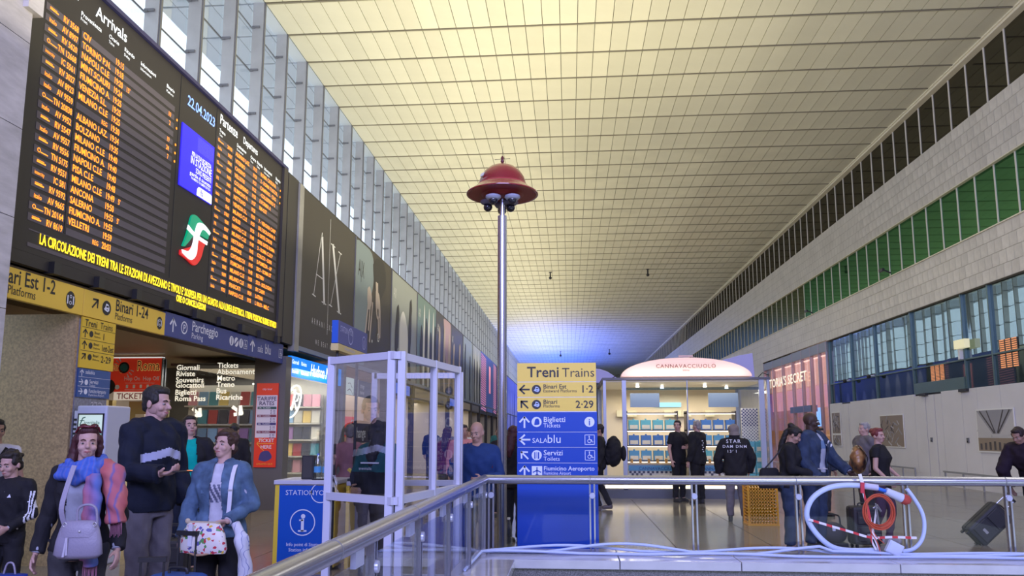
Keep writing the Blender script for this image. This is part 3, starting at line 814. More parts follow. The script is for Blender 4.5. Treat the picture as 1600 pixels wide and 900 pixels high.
for k in range(24):
    t.mi = 0; stroke(t, [(.1, .15 + k * .16), (3.2, .0 + k * .16)], .06, .004); stroke(t, [(8.6, .15 + k * .16), (10.9, .0 + k * .16)], .06, .004)
rect(t, 5.2, 6.4, 1.4, 3.4, .004)
t.build('screen_print', mat('screen_pink', (.5, .2, .3), .4, emit=((1, .30, .42), .5)), p_)
for k in range(6):
    p_ = panel('display_screen', 'blue-violet screen far along the hall beyond the lamp post, %s from the viewer' % 'first second third fourth fifth sixth'.split()[k], 'screen', FL(-5.94, 64 + k * 10, 1.9 if k else 2.9), 9.4, 5.1 if k else 4.1, mat('screen_violet', (.05, .07, .3), .3, emit=((.10, .14, .75), .35)), group='far blue screens')
    t = MB()
    for j in range(4): blob(t, [(.6 + j * 2.2, .1), (.4 + j * 2.2, 2.5), (1.0 + j * 2.2, 3.8), (1.5 + j * 2.2, 2.2), (1.3 + j * 2.2, .1)], .004, 0)
    t.build('screen_print', mat('screen_pale_violet', (.3, .3, .6), .4, emit=((.35, .38, .95), .35)), p_)
# ---------------------------------------------------------------- shops behind the left arcade
shopw = mat('shop_white', (.62, .58, .50), .5)
peach = mat('peach_wall', (.75, .45, .28), .5)
clear = glass_mat('clear_glass', (.93, .96, .97), .04, edge=.45)
oran = [mat('print_%s' % n, c, .45, rnd=.3) for n, c in (('red', (.45, .06, .06)), ('cream', (.65, .6, .5)), ('teal', (.08, .28, .33)), ('purple', (.28, .14, .35)), ('ink', (.05, .05, .07)), ('gold', (.6, .42, .12)), ('rose', (.6, .28, .33)), ('sky', (.25, .42, .62)))]
st = thing('news_kiosk_front', 'glazed news-stand front with pale lettering such as Giornali and Riviste', 'shopfront', (-8.5, 15.6, 0))
MB().box(0, 2.0, -.01, .01, .78, 3.1).build('pane', clear, st)
MB().box(-.06, 0, -.05, .05, 0, 3.1).build('frame_post', dkalu, st)
for x in (.68, 1.62): MB().box(x, x + .03, -.03, .03, .78, 2.1).build('frame_post', alu, st)
MB().box(0, 2.0, -.05, .05, .0, .76).build('base_panel', charcoal, st)
MB().box(1.95, 2.62, -.02, .30, 0, 3.15).build('end_post', mat('shop_grey', (.12, .12, .13), .5), st)
MB().box(1.1, 1.9, -.08, -.05, .1, .7).build('poster_frame', mat('frame_grey', (.35, .38, .45), .4), st)
t = MB()
for i, s in enumerate(('Giornali', 'Riviste', 'Souvenirs', 'Giocattoli', 'Biglietti', 'Roma Pass')): text(s, .155, t, .25, 2.87 - (0, .13, .26, .37, .52, .65)[i], 0, bold=.014)
for i, s in enumerate(('Tickets', 'Abbonamenti', 'Metro', 'Treno', 'Bus', 'Ricariche')): text(s, .155, t, 1.14, 2.91 - i * .133, 0, bold=.014)
arrow(t, .75, 1.98, .22, -40, 0, .3); arrow(t, 1.62, 2.02, .24, -35, 0, .3)
lt_ = tag(t.build('lettering', mat('letter_ivory', (.85, .82, .68), .5, emit=((.95, .9, .75), .75)), st, rot=(R(90), 0, 0)), kind='stuff'); lt_.location = (0, -.015, 0)
# interior racks and magazines
rk = thing('magazine_rack', 'magazine rack facing out behind the lettered news-stand glass', 'rack', (-8.4, 16.5, 0))
MB().box(0, 2.2, .0, .05, .8, 2.6).build('rack_back', shopw, rk)
for z in (.95, 1.35, 1.75, 2.15): MB().box(0, 2.2, -.2, 0, z - .03, z).build('shelf', shopw, rk)
mg = [MB().box(-.10, .10, -.02, .0, 0, .30).mesh('magazine', m) for m in oran]
cl = ('red', 'cream', 'teal', 'purple', 'black', 'gold', 'rose', 'sky blue')
rr = random.Random(3)
ORD = 'first second third fourth fifth sixth seventh eighth ninth tenth'.split()
for r_ in range(4):
    for c_ in range(9):
        k = rr.randrange(8); o = inst('magazine', mg[k], None, (-8.25 + c_ * .235, 16.38, .955 + r_ * .4), (R(-8), 0, 0))
        tag(o, '%s magazine behind the lettered glass, %s shelf, %s from the ticket office' % (cl[k], ('lowest', 'second', 'third', 'top')[r_], ORD[c_]), 'magazine', 'magazines behind the lettered glass')
MB().box(-7.6, -5.98, 18.9, 19.0, 0, 3.3).build('shop_back_wall', shopw, wl); MB().box(-10.6, -7.6, 18.9, 19.0, 0, 3.3).build('shop_back_wall', charcoal, wl); MB().box(-8.6, -6.0, 16.0, 18.9, 3.0, 3.05).build('shop_ceiling', charcoal, wl)
r2 = thing('magazine_rack', 'crowded rack inside the shop under the bright blue sign', 'rack', (-7.45, 18.75, 0))
MB().box(0, 1.35, 0, .05, .5, 2.5).build('rack_back', shopw, r2)
for z in (.60, 1.0, 1.4, 1.8, 2.2): MB().box(0, 1.35, -.2, 0, z - .03, z).build('shelf', shopw, r2)
mg2 = [MB().box(-.01, .01, -.09, .09, 0, .3).mesh('magazine', m) for m in oran]
for r_ in range(5):
    for c_ in range(6):
        k = rr.randrange(8); o = inst('magazine', mg[k], None, (-7.33 + c_ * .22, 18.63, .605 + r_ * .4), (R(-8), 0, 0))
        tag(o, '%s magazine in the blue-signed shop, %s shelf, %s from the inner end' % (cl[k], ('lowest', 'second', 'middle', 'fourth', 'top')[r_], ORD[c_]), 'magazine', 'magazines in the blue-signed shop')
for k in range(5): MB().box(-7.9 + k * .34, -7.7 + k * .34, 17.9, 18.1, 2.35, 2.75)
# red sightseeing sign and ticket office below it
rs = thing('sightseeing_sign', 'red tour sign with Roma in yellow letters over the ticket window', 'sign', M=FF(-10.35, 15.5, 2.42))
redm = mat('sign_red', (.55, .035, .02), .4, emit=((.8, .05, .02), .16))
MB().box(0, 1.83, 0, .70, -.1, 0).build('sign_panel', redm, rs)
MB().box(0, 1.83, .70, .72, -.1, .02).build('light_edge', mat('edge_white', (.8, .8, .8), .4, emit=((1, 1, 1), .5)), rs)
MB().box(1.83, 1.85, 0, .70, -.1, .02).build('sign_edge', dkalu, rs)
t = MB(); t.mi = 0; text('City Sightseeing', .23, t, .0, .44, .003, bold=.022, maxw=.98); text('Roma', .30, t, 1.28, .44, .003, bold=.03, maxw=.50)
text('City Sightseeing', .23, t, .0, .44, .005, bold=.004, maxw=.98, mi=1); text('Roma', .30, t, 1.28, .44, .005, bold=.004, maxw=.50, mi=1)
t.mi = 2; text('Hop On  Hop Off', .12, t, 1.02, .23, .003, bold=.01, maxw=.76); rect(t, 1.05, 1.7, .17, .178, .003); rect(t, 1.05, 1.6, .03, .038, .003)
for k in range(4): rect(t, 1.07 + k * .15, 1.12 + k * .15, .07, .14, .003)
disc(t, .88, .09, .05, .003, 14)
for a in range(6): stroke(t, [(1.0 + .16 * math.cos(R(-60 + a * 20 + (a > 2) * 120)), .50 + .16 * math.sin(R(-60 + a * 20 + (a > 2) * 120))), (1.0 + .23 * math.cos(R(-60 + a * 20 + (a > 2) * 120)), .50 + .23 * math.sin(R(-60 + a * 20 + (a > 2) * 120)))], .02, .003)
t.mi = 3; disc(t, 1.0, .50, .12, .004, 18); disc(t, .68, .10, .16, .003, 18); rect(t, .15, .6, .02, .16, .003)
t.mi = 1; text('panoramica', .10, t, .1, .28, .003, bold=.01, maxw=.6); t.mi = 4; disc(t, 1.0, .50, .085, .006, 14)
tag(t.build('lettering', [mat('letter_yellow', (.9, .6, .12), .5, emit=((1, .7, .2), .3)), mat('letter_red', (.35, .02, .02), .5), inkw, inkb, mat('globe_teal', (.03, .2, .2), .5)], rs), kind='stuff')
ts = thing('ticket_sign', 'white strip sign with dark red TICKET under the red tour sign', 'sign', M=FF(-9.55, 15.52, 2.24))
MB().box(0, 1.0, 0, .17, -.08, 0).build('sign_panel', mat('sign_offwhite', (.75, .68, .6), .5, emit=((1, .9, .8), .3)), ts)
t = MB(); text('TICKET', .17, t, .07, .025, .003, bold=.014, sx=1.0); tag(t.build('lettering', mat('letter_maroon', (.3, .03, .04), .5), ts), kind='stuff')
tb = thing('ticket_office', 'cream ticket office counter below the red tour sign', 'counter', (-10.3, 15.6, 0))
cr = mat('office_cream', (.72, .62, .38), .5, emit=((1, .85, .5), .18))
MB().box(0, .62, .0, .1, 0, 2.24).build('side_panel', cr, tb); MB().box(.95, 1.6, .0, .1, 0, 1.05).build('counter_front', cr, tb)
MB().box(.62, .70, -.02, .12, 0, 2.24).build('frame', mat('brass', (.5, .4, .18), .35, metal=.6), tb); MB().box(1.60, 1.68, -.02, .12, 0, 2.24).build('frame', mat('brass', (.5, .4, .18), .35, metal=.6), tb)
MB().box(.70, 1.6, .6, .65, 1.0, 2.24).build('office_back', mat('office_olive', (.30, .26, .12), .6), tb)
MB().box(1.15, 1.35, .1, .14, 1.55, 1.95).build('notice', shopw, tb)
# tariff sign
tf = thing('tariff_sign', 'tall red and white tariff board reading TARIFFE RATES and TICKET HERE', 'sign', M=FF(-6.47, 15.54, .86))
MB().box(0, .46, .0, 1.72, -.03, 0).build('sign_panel', redm, tf)
MB().box(.01, .45, .60, 1.47, 0, .006).build('price_table', mat('paper_lilac', (.68, .66, .76), .5), tf)
t = MB(); t.mi = 0; text('TARIFFE', .115, t, .23, 1.36, .009, bold=.014, align='C'); text('RATES', .115, t, .23, 1.265, .009, bold=.014, align='C')
for k in range(4):
    t.mi = (3, 2, 4, 2)[k]; rect(t, .04, .44, 1.185 - k * .165, 1.235 - k * .165, .009); t.mi = 1
    text(('24h', '24h', '48h', '72h')[k] + '  CLASSIC', .045, t, .06, 1.195 - k * .165, .011, bold=.004); t.mi = 0
    text(('€ 26', '€ 32', '€ 34', '€ 40')[k], .055, t, .42, 1.13 - k * .165, .009, bold=.006, align='R'); text(('€ 13', '€ 16', '€ 17', '€ 20')[k], .055, t, .42, 1.08 - k * .165, .009, bold=.006, align='R')
t.mi = 1; text('TICKET', .10, t, .25, .51, .004, bold=.01, align='C'); text('HERE', .10, t, .25, .38, .004, bold=.01, align='C'); t.mi = 5; arrow(t, .22, .48, .38, 180, .003, .035); t.mi = 1; text('city tour', .06, t, .23, 1.58, .004, align='C')
t.mi = 5; text('APRIAMO I BUS', .05, t, .23, .05, .004, bold=.006, align='C'); t.mi = 0; blob(t, [(.1, .15), (.15, .3), (.3, .33), (.38, .2), (.25, .12)], .004, 4)
tag(t.build('lettering', [mat('ink_navy', (.06, .04, .14), .5), inkw, mat('bar_maroon', (.2, .04, .08), .5), mat('bar_green', (.03, .1, .1), .5), mat('bar_navy', (.06, .05, .2), .5), mat('letter_orange', (.9, .4, .05), .5)], tf), kind='stuff')
# blue lit shop sign
hs = thing('shop_sign', 'bright blue lit sign with white script lettering over the shop window', 'sign', M=FL(-5.93, 16.0, 2.77))
MB().box(0, 3.65, 0, .43, -.08, 0).build('sign_panel', mat('sign_cyan', (.0, .17, .6), .4, emit=((.0, .22, .9), .75)), hs)
t = MB(); text('Giornali', .13, t, .05, .27, .003, bold=.006, maxw=.42); text('Riviste', .13, t, .62, .27, .003, bold=.006, maxw=.42); text('Souvenir', .13, t, .05, .07, .003, bold=.006, maxw=.42); text('Giocattoli', .13, t, .62, .07, .003, bold=.006, maxw=.5)
text('Hudson News', .38, t, 1.22, .10, .003, bold=.02, sx=.85, maxw=2.2)
for i_, v in enumerate(t.v):
    if v[0] > 1.2: t.v[i_] = (v[0] + (v[1] - .1) * .25, v[1] + (v[0] - 1.2) * -.0, v[2])
tag(t.build('lettering', mat('letter_lit', (.8, .85, 1), .5, emit=((.9, .95, 1), 1.1)), hs), kind='stuff')
hw = thing('shop_window', 'shop window with a neon oval under the blue sign', 'window', M=FL(-5.98, 15.98, 0))
MB().box(0, 3.65, .05, 2.74, -.012, 0).build('pane', clear, hw)
MB().box(0, .05, 0, 2.76, -.06, .02).build('frame_post', dkalu, hw); MB().box(3.62, 3.68, 0, 2.76, -.06, .02).build('frame_post', dkalu, hw)
MB().box(0, 3.65, 0, .1, -.06, .02).build('kick_plate', dkalu, hw)
neo = MB()
neo.tube([(.62 + .42 * math.cos(a) * 1.0 + .20 * math.sin(a), 2.25 + .36 * math.sin(a), -.08) for a in [2 * PI * k / 28 for k in range(28)]], .016, 6, closed=True)
neo.tube([(.22, 2.0, -.08), (.10, 1.93, -.08), (.02, 1.98, -.08), (.06, 2.05, -.08), (.2, 1.99, -.08), (.45, 2.1, -.08)], .013, 6)
neo.tube([(.5, 2.05, -.08), (.72, 2.46, -.08)], .02, 6); neo.tube([(.62, 2.45, -.08), (.95, 2.42, -.08), (.85, 2.27, -.08), (.66, 2.24, -.08), (.82, 2.07, -.08)], .016, 6)
neo.build('neon_oval', mat('neon_white', (.9, .9, .8), .5, emit=((1, .96, .88), 2.2)), hw)
MB().box(.3, 3.2, 2.60, 2.63, -.9, -.87).build('tube_light', mat('tube_lit', (1, 1, .9), .5, emit=((1, .9, .7), 4)), hw)
# the next shop fronts
MB().box(-6.05, -5.9, 19.75, 20.0, 0, 3.36).build('shop_pier', dkalu, wl)
MB().box(-7.7, -7.6, 19.6, 24.6, 0, 3.3).build('peach_back', peach, wl)
for z_ in (0,): MB().box(-7.6, -6.0, 24.5, 24.6, 0, 3.3).build('shop_partition', shopw, wl)
p_ = panel('exchange_sign', 'pale sign with a dark curve and navy panel reading change', 'sign', FL(-5.93, 20.1, 2.58), 2.6, .46, mat('sign_navy', (.03, .06, .15), .4))
MB().box(.0, .72, 0, .46, 0, .01).build('pale_panel', mat('sign_mint', (.62, .75, .75), .4, emit=((.8, .95, .95), .35)), p_)
MB().box(.85, 1.15, 0, .46, 0, .01).build('pale_panel', MATS['sign_mint'], p_)
t = MB(); text('change', .17, t, 1.35, .25, .012, bold=.01); text('money', .17, t, 1.35, .07, .012, bold=.01); t.mi = 1; stroke(t, [(.1, .1), (.3, .16), (.5, .1), (.62, .02)], .02, .014); stroke(t, [(.15, .3), (.35, .32), (.55, .2)], .02, .014)
tag(t.build('lettering', [inkw, inkb], p_), kind='stuff')
p_ = panel('red_sign', 'square red sign with a white rounded symbol in the peach shop', 'sign', FL(-6.9, 23.4, 1.45), 1.6, .62, mat('sign_scarlet', (.6, .03, .03), .4, emit=((.9, .04, .03), .4)))
t = MB(); ring(t, .8, .32, .22, .06, .004); rect(t, .7, .9, .25, .32, .004); tag(t.build('symbol', inkw, p_), kind='stuff')
p_ = panel('exchange_sign', 'black sign with white lettering below the red square sign', 'sign', FL(-5.95, 21.0, 1.28), 1.9, .55, mat('sign_black', (.03, .02, .04), .4))
t = MB(); text('change', .42, t, .12, .15, .004, bold=.012); tag(t.build('lettering', inkw, p_), kind='stuff')
for k in range(14):
    y = 24.6 + k * 4.4
    MB().box(-6.1, -5.92, y - .12, y + .12, 0, 3.36).build('shop_pier', charcoal, wl)
    MB().box(-6.03, -5.95, y + .12, y + 4.28, 2.85, 3.34).build('shop_lintel', charcoal, wl)
    MB().box(-8.6, -8.5, y, y + 4.4, 0, 2.9).build('shop_rear', (shopw, mat('shop_beige', (.55, .5, .36), .5), mat('shop_green', (.12, .17, .14), .5), mat('shop_grey2', (.3, .31, .33), .5))[(k * 7 + 1) % 4], wl)
    MB().box(-8.5, -6.0, y + 4.3, y + 4.4, 0, 2.9).build('shop_partition', shopw, wl)
    if k < 6:
        p_ = panel('shop_sign', ('lit blue shop sign', 'beige shop sign', 'dull grey shop sign')[k % 3] + ' over the far shop, number %s from the pale change sign' % ('first second third fourth fifth sixth seventh eighth ninth'.split()[k]), 'sign', FL(-5.94, y + .4, 2.92), 3.4, .36,
                   (mat('sign_lit_blue', (.05, .1, .5), .4, emit=((.1, .2, .9), .5)), mat('sign_beige', (.45, .38, .25), .4), mat('sign_dull', (.2, .2, .22), .4))[k % 3])
        t = MB(); text(('farmacia', 'profumeria', 'libreria')[k % 3] if False else '', .2, t, .3, .1, .003)
    # furniture inside: a lit counter and shelves
    q = thing('shop_shelving', 'white shelving unit inside the far shop, bay %s past the peach shop' % ('one two three four five six seven eight nine ten eleven twelve thirteen fourteen'.split()[k]), 'shelving', (-8.2, y + .6, 0))
    MB().box(0, .05, 0, 3.0, 0, 2.2).build('back_panel', shopw, q)
    for z in (.4, .9, 1.4, 1.9): MB().box(.05, .4, 0, 3.0, z, z + .04).build('shelf', shopw, q)

# ---------------------------------------------------------------- ticket machine by the pillar
am = thing('ticket_machine', 'pale blue ticket machine with a screen beside the granite pillar', 'machine', (-5.95, 8.85, 0))
lav = mat('machine_lilac', (.50, .53, .66), .4)
MB().box(.06, .44, .0, .5, 0, 1.88).build('cabinet', lav, am, bevel=.02)
MB().box(.0, .06, .05, .5, 0, 1.82).build('side_cheek', mat('machine_pale', (.6, .62, .7), .4), am)
for k in range(6): MB().box(.005, .055, .035, .05, 1.70 - k * .055, 1.725 - k * .055).build('vent_slot', black, am)
scn = MB().box(.10, .40, -.012, .0, 1.40, 1.77).build('screen', mat('screen_mint', (.4, .5, .45), .3, emit=((.62, .78, .68), .55)), am)
MB().box(.09, .41, -.02, -.0, 1.77, 1.785).box(.09, .10, -.02, 0, 1.4, 1.78).box(.40, .41, -.02, 0, 1.4, 1.78).build('screen_bezel', black, am)
MB().box(.10, .40, -.014, -.012, 1.40, 1.58).build('screen_lower', mat('screen_sea', (.1, .25, .25), .3, emit=((.25, .45, .45), .5)), scn)
t = MB(); text('trenitalia', .055, t, .17, 1.66, 0, bold=.004); stroke(t, [(.12, 1.65), (.15, 1.73), (.18, 1.74)], .012, 0); stroke(t, [(.12, 1.70), (.17, 1.70)], .01, 0)
o = tag(t.build('lettering', mat('letter_green', (.02, .15, .1), .5), scn), kind='stuff'); o.rotation_euler = (R(90), 0, 0); o.location = (0, -.015, 0)
MB().box(.12, .38, -.06, 0, 1.05, 1.12).build('coin_tray', dkalu, am)
lcd = thing('display_screen', 'small pale cyan screen standing behind the tall man in the ticket hall', 'screen', (-7.75, 12.2, 0))
MB().box(0, .42, 0, .05, 1.62, 1.98).build('display', mat('screen_cyan', (.3, .6, .7), .3, emit=((.45, .75, .85), .7)), lcd); MB().box(.18, .24, .0, .05, 0, 1.62).build('pole', dkalu, lcd); MB().box(0.02, .4, -.15, .2, 0, .02).build('foot', dkalu, lcd)

# ---------------------------------------------------------------- information desk
desk = thing('information_desk', 'blue and yellow station info desk with a white top', 'desk', (-3.43, 8.9, 0))
dblue = mat('desk_blue', (.0, .085, .50), .4); dyel = mat('desk_yellow', (.80, .58, .05), .4); lil = mat('frame_lilac', (.56, .57, .68), .38)
MB().box(.0, .72, .0, .6, .03, .96).build('cabinet', dyel, desk)
MB().box(.055, .64, -.01, .0, .05, .95).build('front_panel', dblue, desk)
MB().box(-.01, .74, -.03, .63, .96, 1.01).build('desk_top', lil, desk, bevel=.008)
t = MB(); text('STATION', .082, t, .13, .84, 0, bold=-.001); text('4', .082, t, .41, .84, 0, bold=.006); text('YOU', .082, t, .475, .84, 0)
ring(t, .545, .865, .115, .010, 0, 28); ring(t, .345, .53, .15, .012, 0, 30)
disc(t, .35, .60, .026, 0, 14); stroke(t, [(.31, .555), (.345, .555)], .018, 0); stroke(t, [(.345, .56), (.345, .44)], .034, 0); stroke(t, [(.30, .435), (.39, .435)], .018, 0)
text('Info point di Stazione', .055, t, .16, .265, 0, bold=.002, maxw=.44); text('Station info point', .055, t, .19, .205, 0, bold=.002, maxw=.38)
o = tag(t.build('lettering', inkw, desk), kind='stuff'); o.rotation_euler = (R(90), 0, 0); o.location = (0, -.014, 0)
cnt = thing('side_counter', 'white side counter next to the blue information desk', 'desk', (-2.615, 9.0, 0))
MB().box(.0, .42, .0, .6, .94, .99).build('counter_top', lil, cnt, bevel=.006); MB().box(.38, .42, 0, .04, 0, .94).build('leg', lil, cnt); MB().box(0, .42, .25, .6, .35, .94).build('drawer_box', mat('counter_grey', (.2, .22, .3), .5), cnt); MB().box(0, .42, 0, .04, .3, .34).build('stretcher', lil, cnt); MB().box(.0, .04, 0, .6, 0, .94).build('side_panel', dyel, cnt)
mo = thing('speaker_box', 'upright black box standing on the blue information desk', 'box', (-3.18, 9.05, 1.01)); MB().box(0, .15, 0, .12, 0, .28).build('case', black, mo, bevel=.01); MB().box(.02, .13, -.004, 0, .02, .26).build('grille', charcoal, mo)
bot = thing('water_bottle', 'clear water bottle with blue label on the desk, nearer the black box', 'bottle', (-2.99, 9.08, 1.01))
pet = glass_mat('bottle_plastic', (.80, .88, .95), .06, edge=.5)
MB().lathe([(.0, 0), (.042, .002), (.044, .02), (.044, .17), (.040, .2), (.018, .26), (.015, .29)]).build('bottle_body', pet, bot, smooth=40)
MB().lathe([(.0455, .08), (.0455, .15)]).build('bottle_label', mat('label_blue', (.10, .35, .65), .4), bot, smooth=40); MB().lathe([(.016, .28), (.016, .30), (0, .302)]).build('cap', mat('cap_blue', (.1, .2, .6), .4), bot)
copy_tree(bot, loc=(-2.87, 9.02, 1.01), label='clear water bottle with blue label on the desk, beside the booth frame')
kbd = thing('keypad', 'flat black keypad lying on the information desk', 'keypad', (-3.0, 8.9, 1.01)); MB().box(0, .20, 0, .07, 0, .012).build('case', black, kbd, bevel=.004); MB().box(.01, .19, .01, .06, .012, .016).build('keys', charcoal, kbd)
crd = thing('card_reader', 'yellow and black card reader on the white side counter', 'card reader', (-2.62, 9.05, .99)); MB().box(0, .2, 0, .08, 0, .03).build('base', black, crd); MB().xf(Matrix()).bar((.0, .04, .14), (.13, .04, .03), .06, .03).build('display', dyel, crd)
tis = thing('tissue_pack', 'white crumpled tissue pack on the white side counter', 'tissues', (-2.38, 9.06, .99)); MB().ell((0, 0, .02), (.05, .04, .022), 8).ell((.03, .01, .035), (.03, .03, .02), 8).build('tissue', white, tis); MB().box(-.045, .045, -.035, .035, 0, .015).build('wrapper', lil, tis)
# ---- sign box above the booth
sb = thing('info_sign_box', 'long blue sign box over a yellow strip on poles above the booth', 'sign', (-2.69, 8.5, 0))
MB().box(0, .07, 0, 1.25, 2.57, 2.83).build('sign_body', dblue, sb); MB().box(.07, .078, 0.0, 1.25, 2.57, 2.83).build('side_face', mat('sign_indigo', (.06, .075, .28), .4), sb)
MB().box(-.005, .08, 0, 1.25, 2.485, 2.565).build('yellow_strip', mat('strip_yellow', (.62, .50, .20), .4), sb)
MB().cyl((.035, .12, 0), (.035, .12, 2.49), .018).build('pole', black, sb); MB().cyl((.035, .95, 0), (.035, .95, 2.49), .018).build('pole', black, sb)
t = MB(); text('STATION 4 YOU', .10, t, .06, .14, 0, maxw=.52); ring(t, .48, .13, .10, .012, 0); ring(t, 1.08, .12, .085, .010, 0); stroke(t, [(1.08, .07), (1.08, .15)], .02, 0); text('Info point di Stazione', .05, t, .25, -.055, 0, bold=.003)
o = tag(t.build('lettering', [mat('letter_lilac', (.5, .52, .8), .5)], sb), kind='stuff'); o.matrix_world = FL(.082, 0, 2.57)
# ---- booth of lilac frames and clear panels
bo = thing('glass_booth', 'lilac-framed clear screen booth in front of the information desk', 'booth', (-1.365, 6.0, 0))
A = Vector((0, 0, 0)); Bp = Vector((-.665, .45, 0)); Cp = Vector((.275, 1.5, 0)); Mid = A.lerp(Cp, .56); D1 = Vector((-.735, 2.2, 0)); D2 = Vector((.20, 2.2, 0)); D0 = Vector((-1.15, 1.9, 0))


def member(p, q, z0, z1, w=.06): return MB().bar((p.x, p.y, z0), (q.x, q.y, z1), w, w)


for nm, p in (('post', A + Vector((-.045, .03, 0))), ('post', A + Vector((.035, .05, 0))), ('post', Bp), ('post', Mid), ('post', Cp), ('post', D1), ('post', D2)):
    MB().box(p.x - .03, p.x + .03, p.y - .03, p.y + .03, 0, 2.2).build(nm, lil, bo, bevel=.004)
for p, q in ((A, Bp), (A, Cp), (D1, D2)):
    for z in (2.165, 1.03, .06):
        member(p, q, z, z).build('rail', lil, bo)
    member(p, q, 1.6, 1.6) if False else None
    MB().add([(p.x, p.y, 1.06), (q.x, q.y, 1.06), (q.x, q.y, 2.14), (p.x, p.y, 2.14)], [(0, 1, 2, 3)]).build('pane', glass_mat('booth_glass', (.92, .93, .96), .05, edge=.45), bo)
    MB().add([(p.x, p.y, .09), (q.x, q.y, .09), (q.x, q.y, 1.0), (p.x, p.y, 1.0)], [(0, 1, 2, 3)]).build('pane', MATS['booth_glass'], bo)

# ---------------------------------------------------------------- totem sign
tt = thing('totem_sign', 'tall totem with yellow Treni Trains head and blue direction rows', 'sign', M=FF(-.58, 8.6, 0))
ty = mat('totem_yellow', (.86, .62, .10), .45); tb_ = mat('totem_blue', (.0, .055, .45), .35)
zs = [2.335, 2.12, 1.95, 1.79]
for a, b in zip(zs[1:], zs[:-1]): MB().box(0, .88, a + .004, b - .004, -.16, 0).build('yellow_row', ty, tt)
zb = [1.785, 1.563, 1.395, 1.225, 1.04]
for a, b in zip(zb[1:], zb[:-1]): MB().box(-.002, .885, a + .004, b - .002, -.16, 0).build('blue_row', tb_, tt)
MB().box(0, .885, 0, 1.04, -.16, 0).build('blue_base', tb_, tt); MB().box(.005, .88, 0, 2.33, -.155, -.005).build('core', white, tt)
MB().box(-.05, .93, 0, .02, -.22, .06).build('foot_plate', dkalu, tt)
t = MB(); t.mi = 0
text('Treni', .165, t, .11, 2.175, .003, bold=.014); text('Trains', .145, t, .50, 2.175, .003, bold=-.003)
arrow(t, .08, 2.035, .11, 180, .003); loco(t, .215, 2.035, .052, .003, 0, 2); t.mi = 0; text('Binari Est', .068, t, .29, 2.045, .003, bold=.010); text('Eastward Platforms', .048, t, .29, 2.003, .003, bold=-.001); text('1·2', .115, t, .85, 2.0, .003, bold=.012, align='R')
arrow(t, .08, 1.868, .11, 135, .003); loco(t, .215, 1.868, .052, .003, 0, 2); t.mi = 0; text('Binari', .068, t, .29, 1.875, .003, bold=.010); text('Platforms', .048, t, .29, 1.835, .003); text('2·29', .115, t, .85, 1.83, .003, bold=.012, align='R')
t.mi = 1
arrow(t, .08, 1.675, .12, 90, .003); disc(t, .215, 1.675, .056, .003); text('Biglietti', .082, t, .29, 1.675, .003, bold=.008); text('Tickets', .065, t, .29, 1.615, .003); disc(t, .80, 1.675, .056, .003)
t.mi = 3; text('i', .105, t, .80, 1.638, .005, bold=.014, align='C'); blob(t, [(.19, 1.64), (.2, 1.7), (.235, 1.71), (.245, 1.65)], .005, 3); t.mi = 1
arrow(t, .08, 1.48, .12, 180, .003); text('SALA', .075, t, .165, 1.445, .003, bold=-.002); text('blu', .13, t, .33, 1.445, .003, bold=-.001); wheel_icon(t, .80, 1.48, .052, .003, 1)
arrow(t, .08, 1.31, .11, 135, .003); disc(t, .215, 1.31, .056, .003); text('Servizi', .082, t, .29, 1.31, .003, bold=.008); text('Toilets', .065, t, .29, 1.25, .003); wheel_icon(t, .80, 1.31, .052, .003, 1)
t.mi = 3; stroke(t, [(.195, 1.275), (.195, 1.34)], .012, .005); stroke(t, [(.215, 1.28), (.215, 1.345)], .004, .005); stroke(t, [(.235, 1.275), (.235, 1.34)], .014, .005); t.mi = 1
arrow(t, .08, 1.135, .12, 90, .003); rect(t, .16, .275, 1.08, 1.192, .003); text('Fiumicino Aeroporto', .066, t, .29, 1.145, .003, bold=.009, maxw=.56); text('Fiumicino Airport', .048, t, .29, 1.10, .003, maxw=.3)
t.mi = 3; stroke(t, [(.2175, 1.095), (.2175, 1.178)], .012, .005); stroke(t, [(.175, 1.125), (.2175, 1.145), (.26, 1.125)], .012, .005); stroke(t, [(.20, 1.095), (.2175, 1.103), (.235, 1.095)], .008, .005)
tag(t.build('lettering', [inkb, mat('ink_pale', (.72, .77, .95), .5), mat('train_pale', (.45, .55, .8), .5), tb_], tt), kind='stuff')

# ---------------------------------------------------------------- lamp post with the red dome
lp = thing('camera_post', 'tall steel post carrying a red dome ringed with security cameras', 'post', (-.83, 9.5, 0))
steel = mat('brushed_steel', (.42, .43, .50), .27, metal=.9)
MB().cyl((0, 0, 0), (0, 0, 4.30), .058, n=20).build('pole', steel, lp, smooth=40)
MB().cyl((0, 0, 4.30), (0, 0, 4.62), .034, n=16).build('pole_neck', steel, lp, smooth=40)
MB().lathe([(.13, 0), (.13, .03), (.065, .05), (.06, .12)]).build('base_collar', steel, lp, smooth=40)
red = mat('red_enamel', (.27, .006, .022), .25, coat=.5); redd = mat('red_inside', (.25, .02, .015), .45)
MB().lathe([(.30, 4.60), (.305, 4.61), (.445, 4.575), (.46, 4.58), (.46, 4.592), (.37, 4.655), (.315, 4.70), (.305, 4.715), (.30, 4.74), (.28, 4.81), (.235, 4.88), (.17, 4.94), (.09, 4.975), (0, 4.985)], n=40).build('dome', red, lp, smooth=50)
MB().lathe([(.455, 4.578), (.33, 4.60), (.29, 4.60), (.24, 4.545), (.12, 4.53), (0, 4.53)], n=40).build('dome_underside', redd, lp, smooth=50)
MB().lathe([(.312, 4.695), (.318, 4.70), (.312, 4.71)], n=40).build('dome_ring', mat('red_bright', (.5, .03, .08), .3), lp, smooth=50)
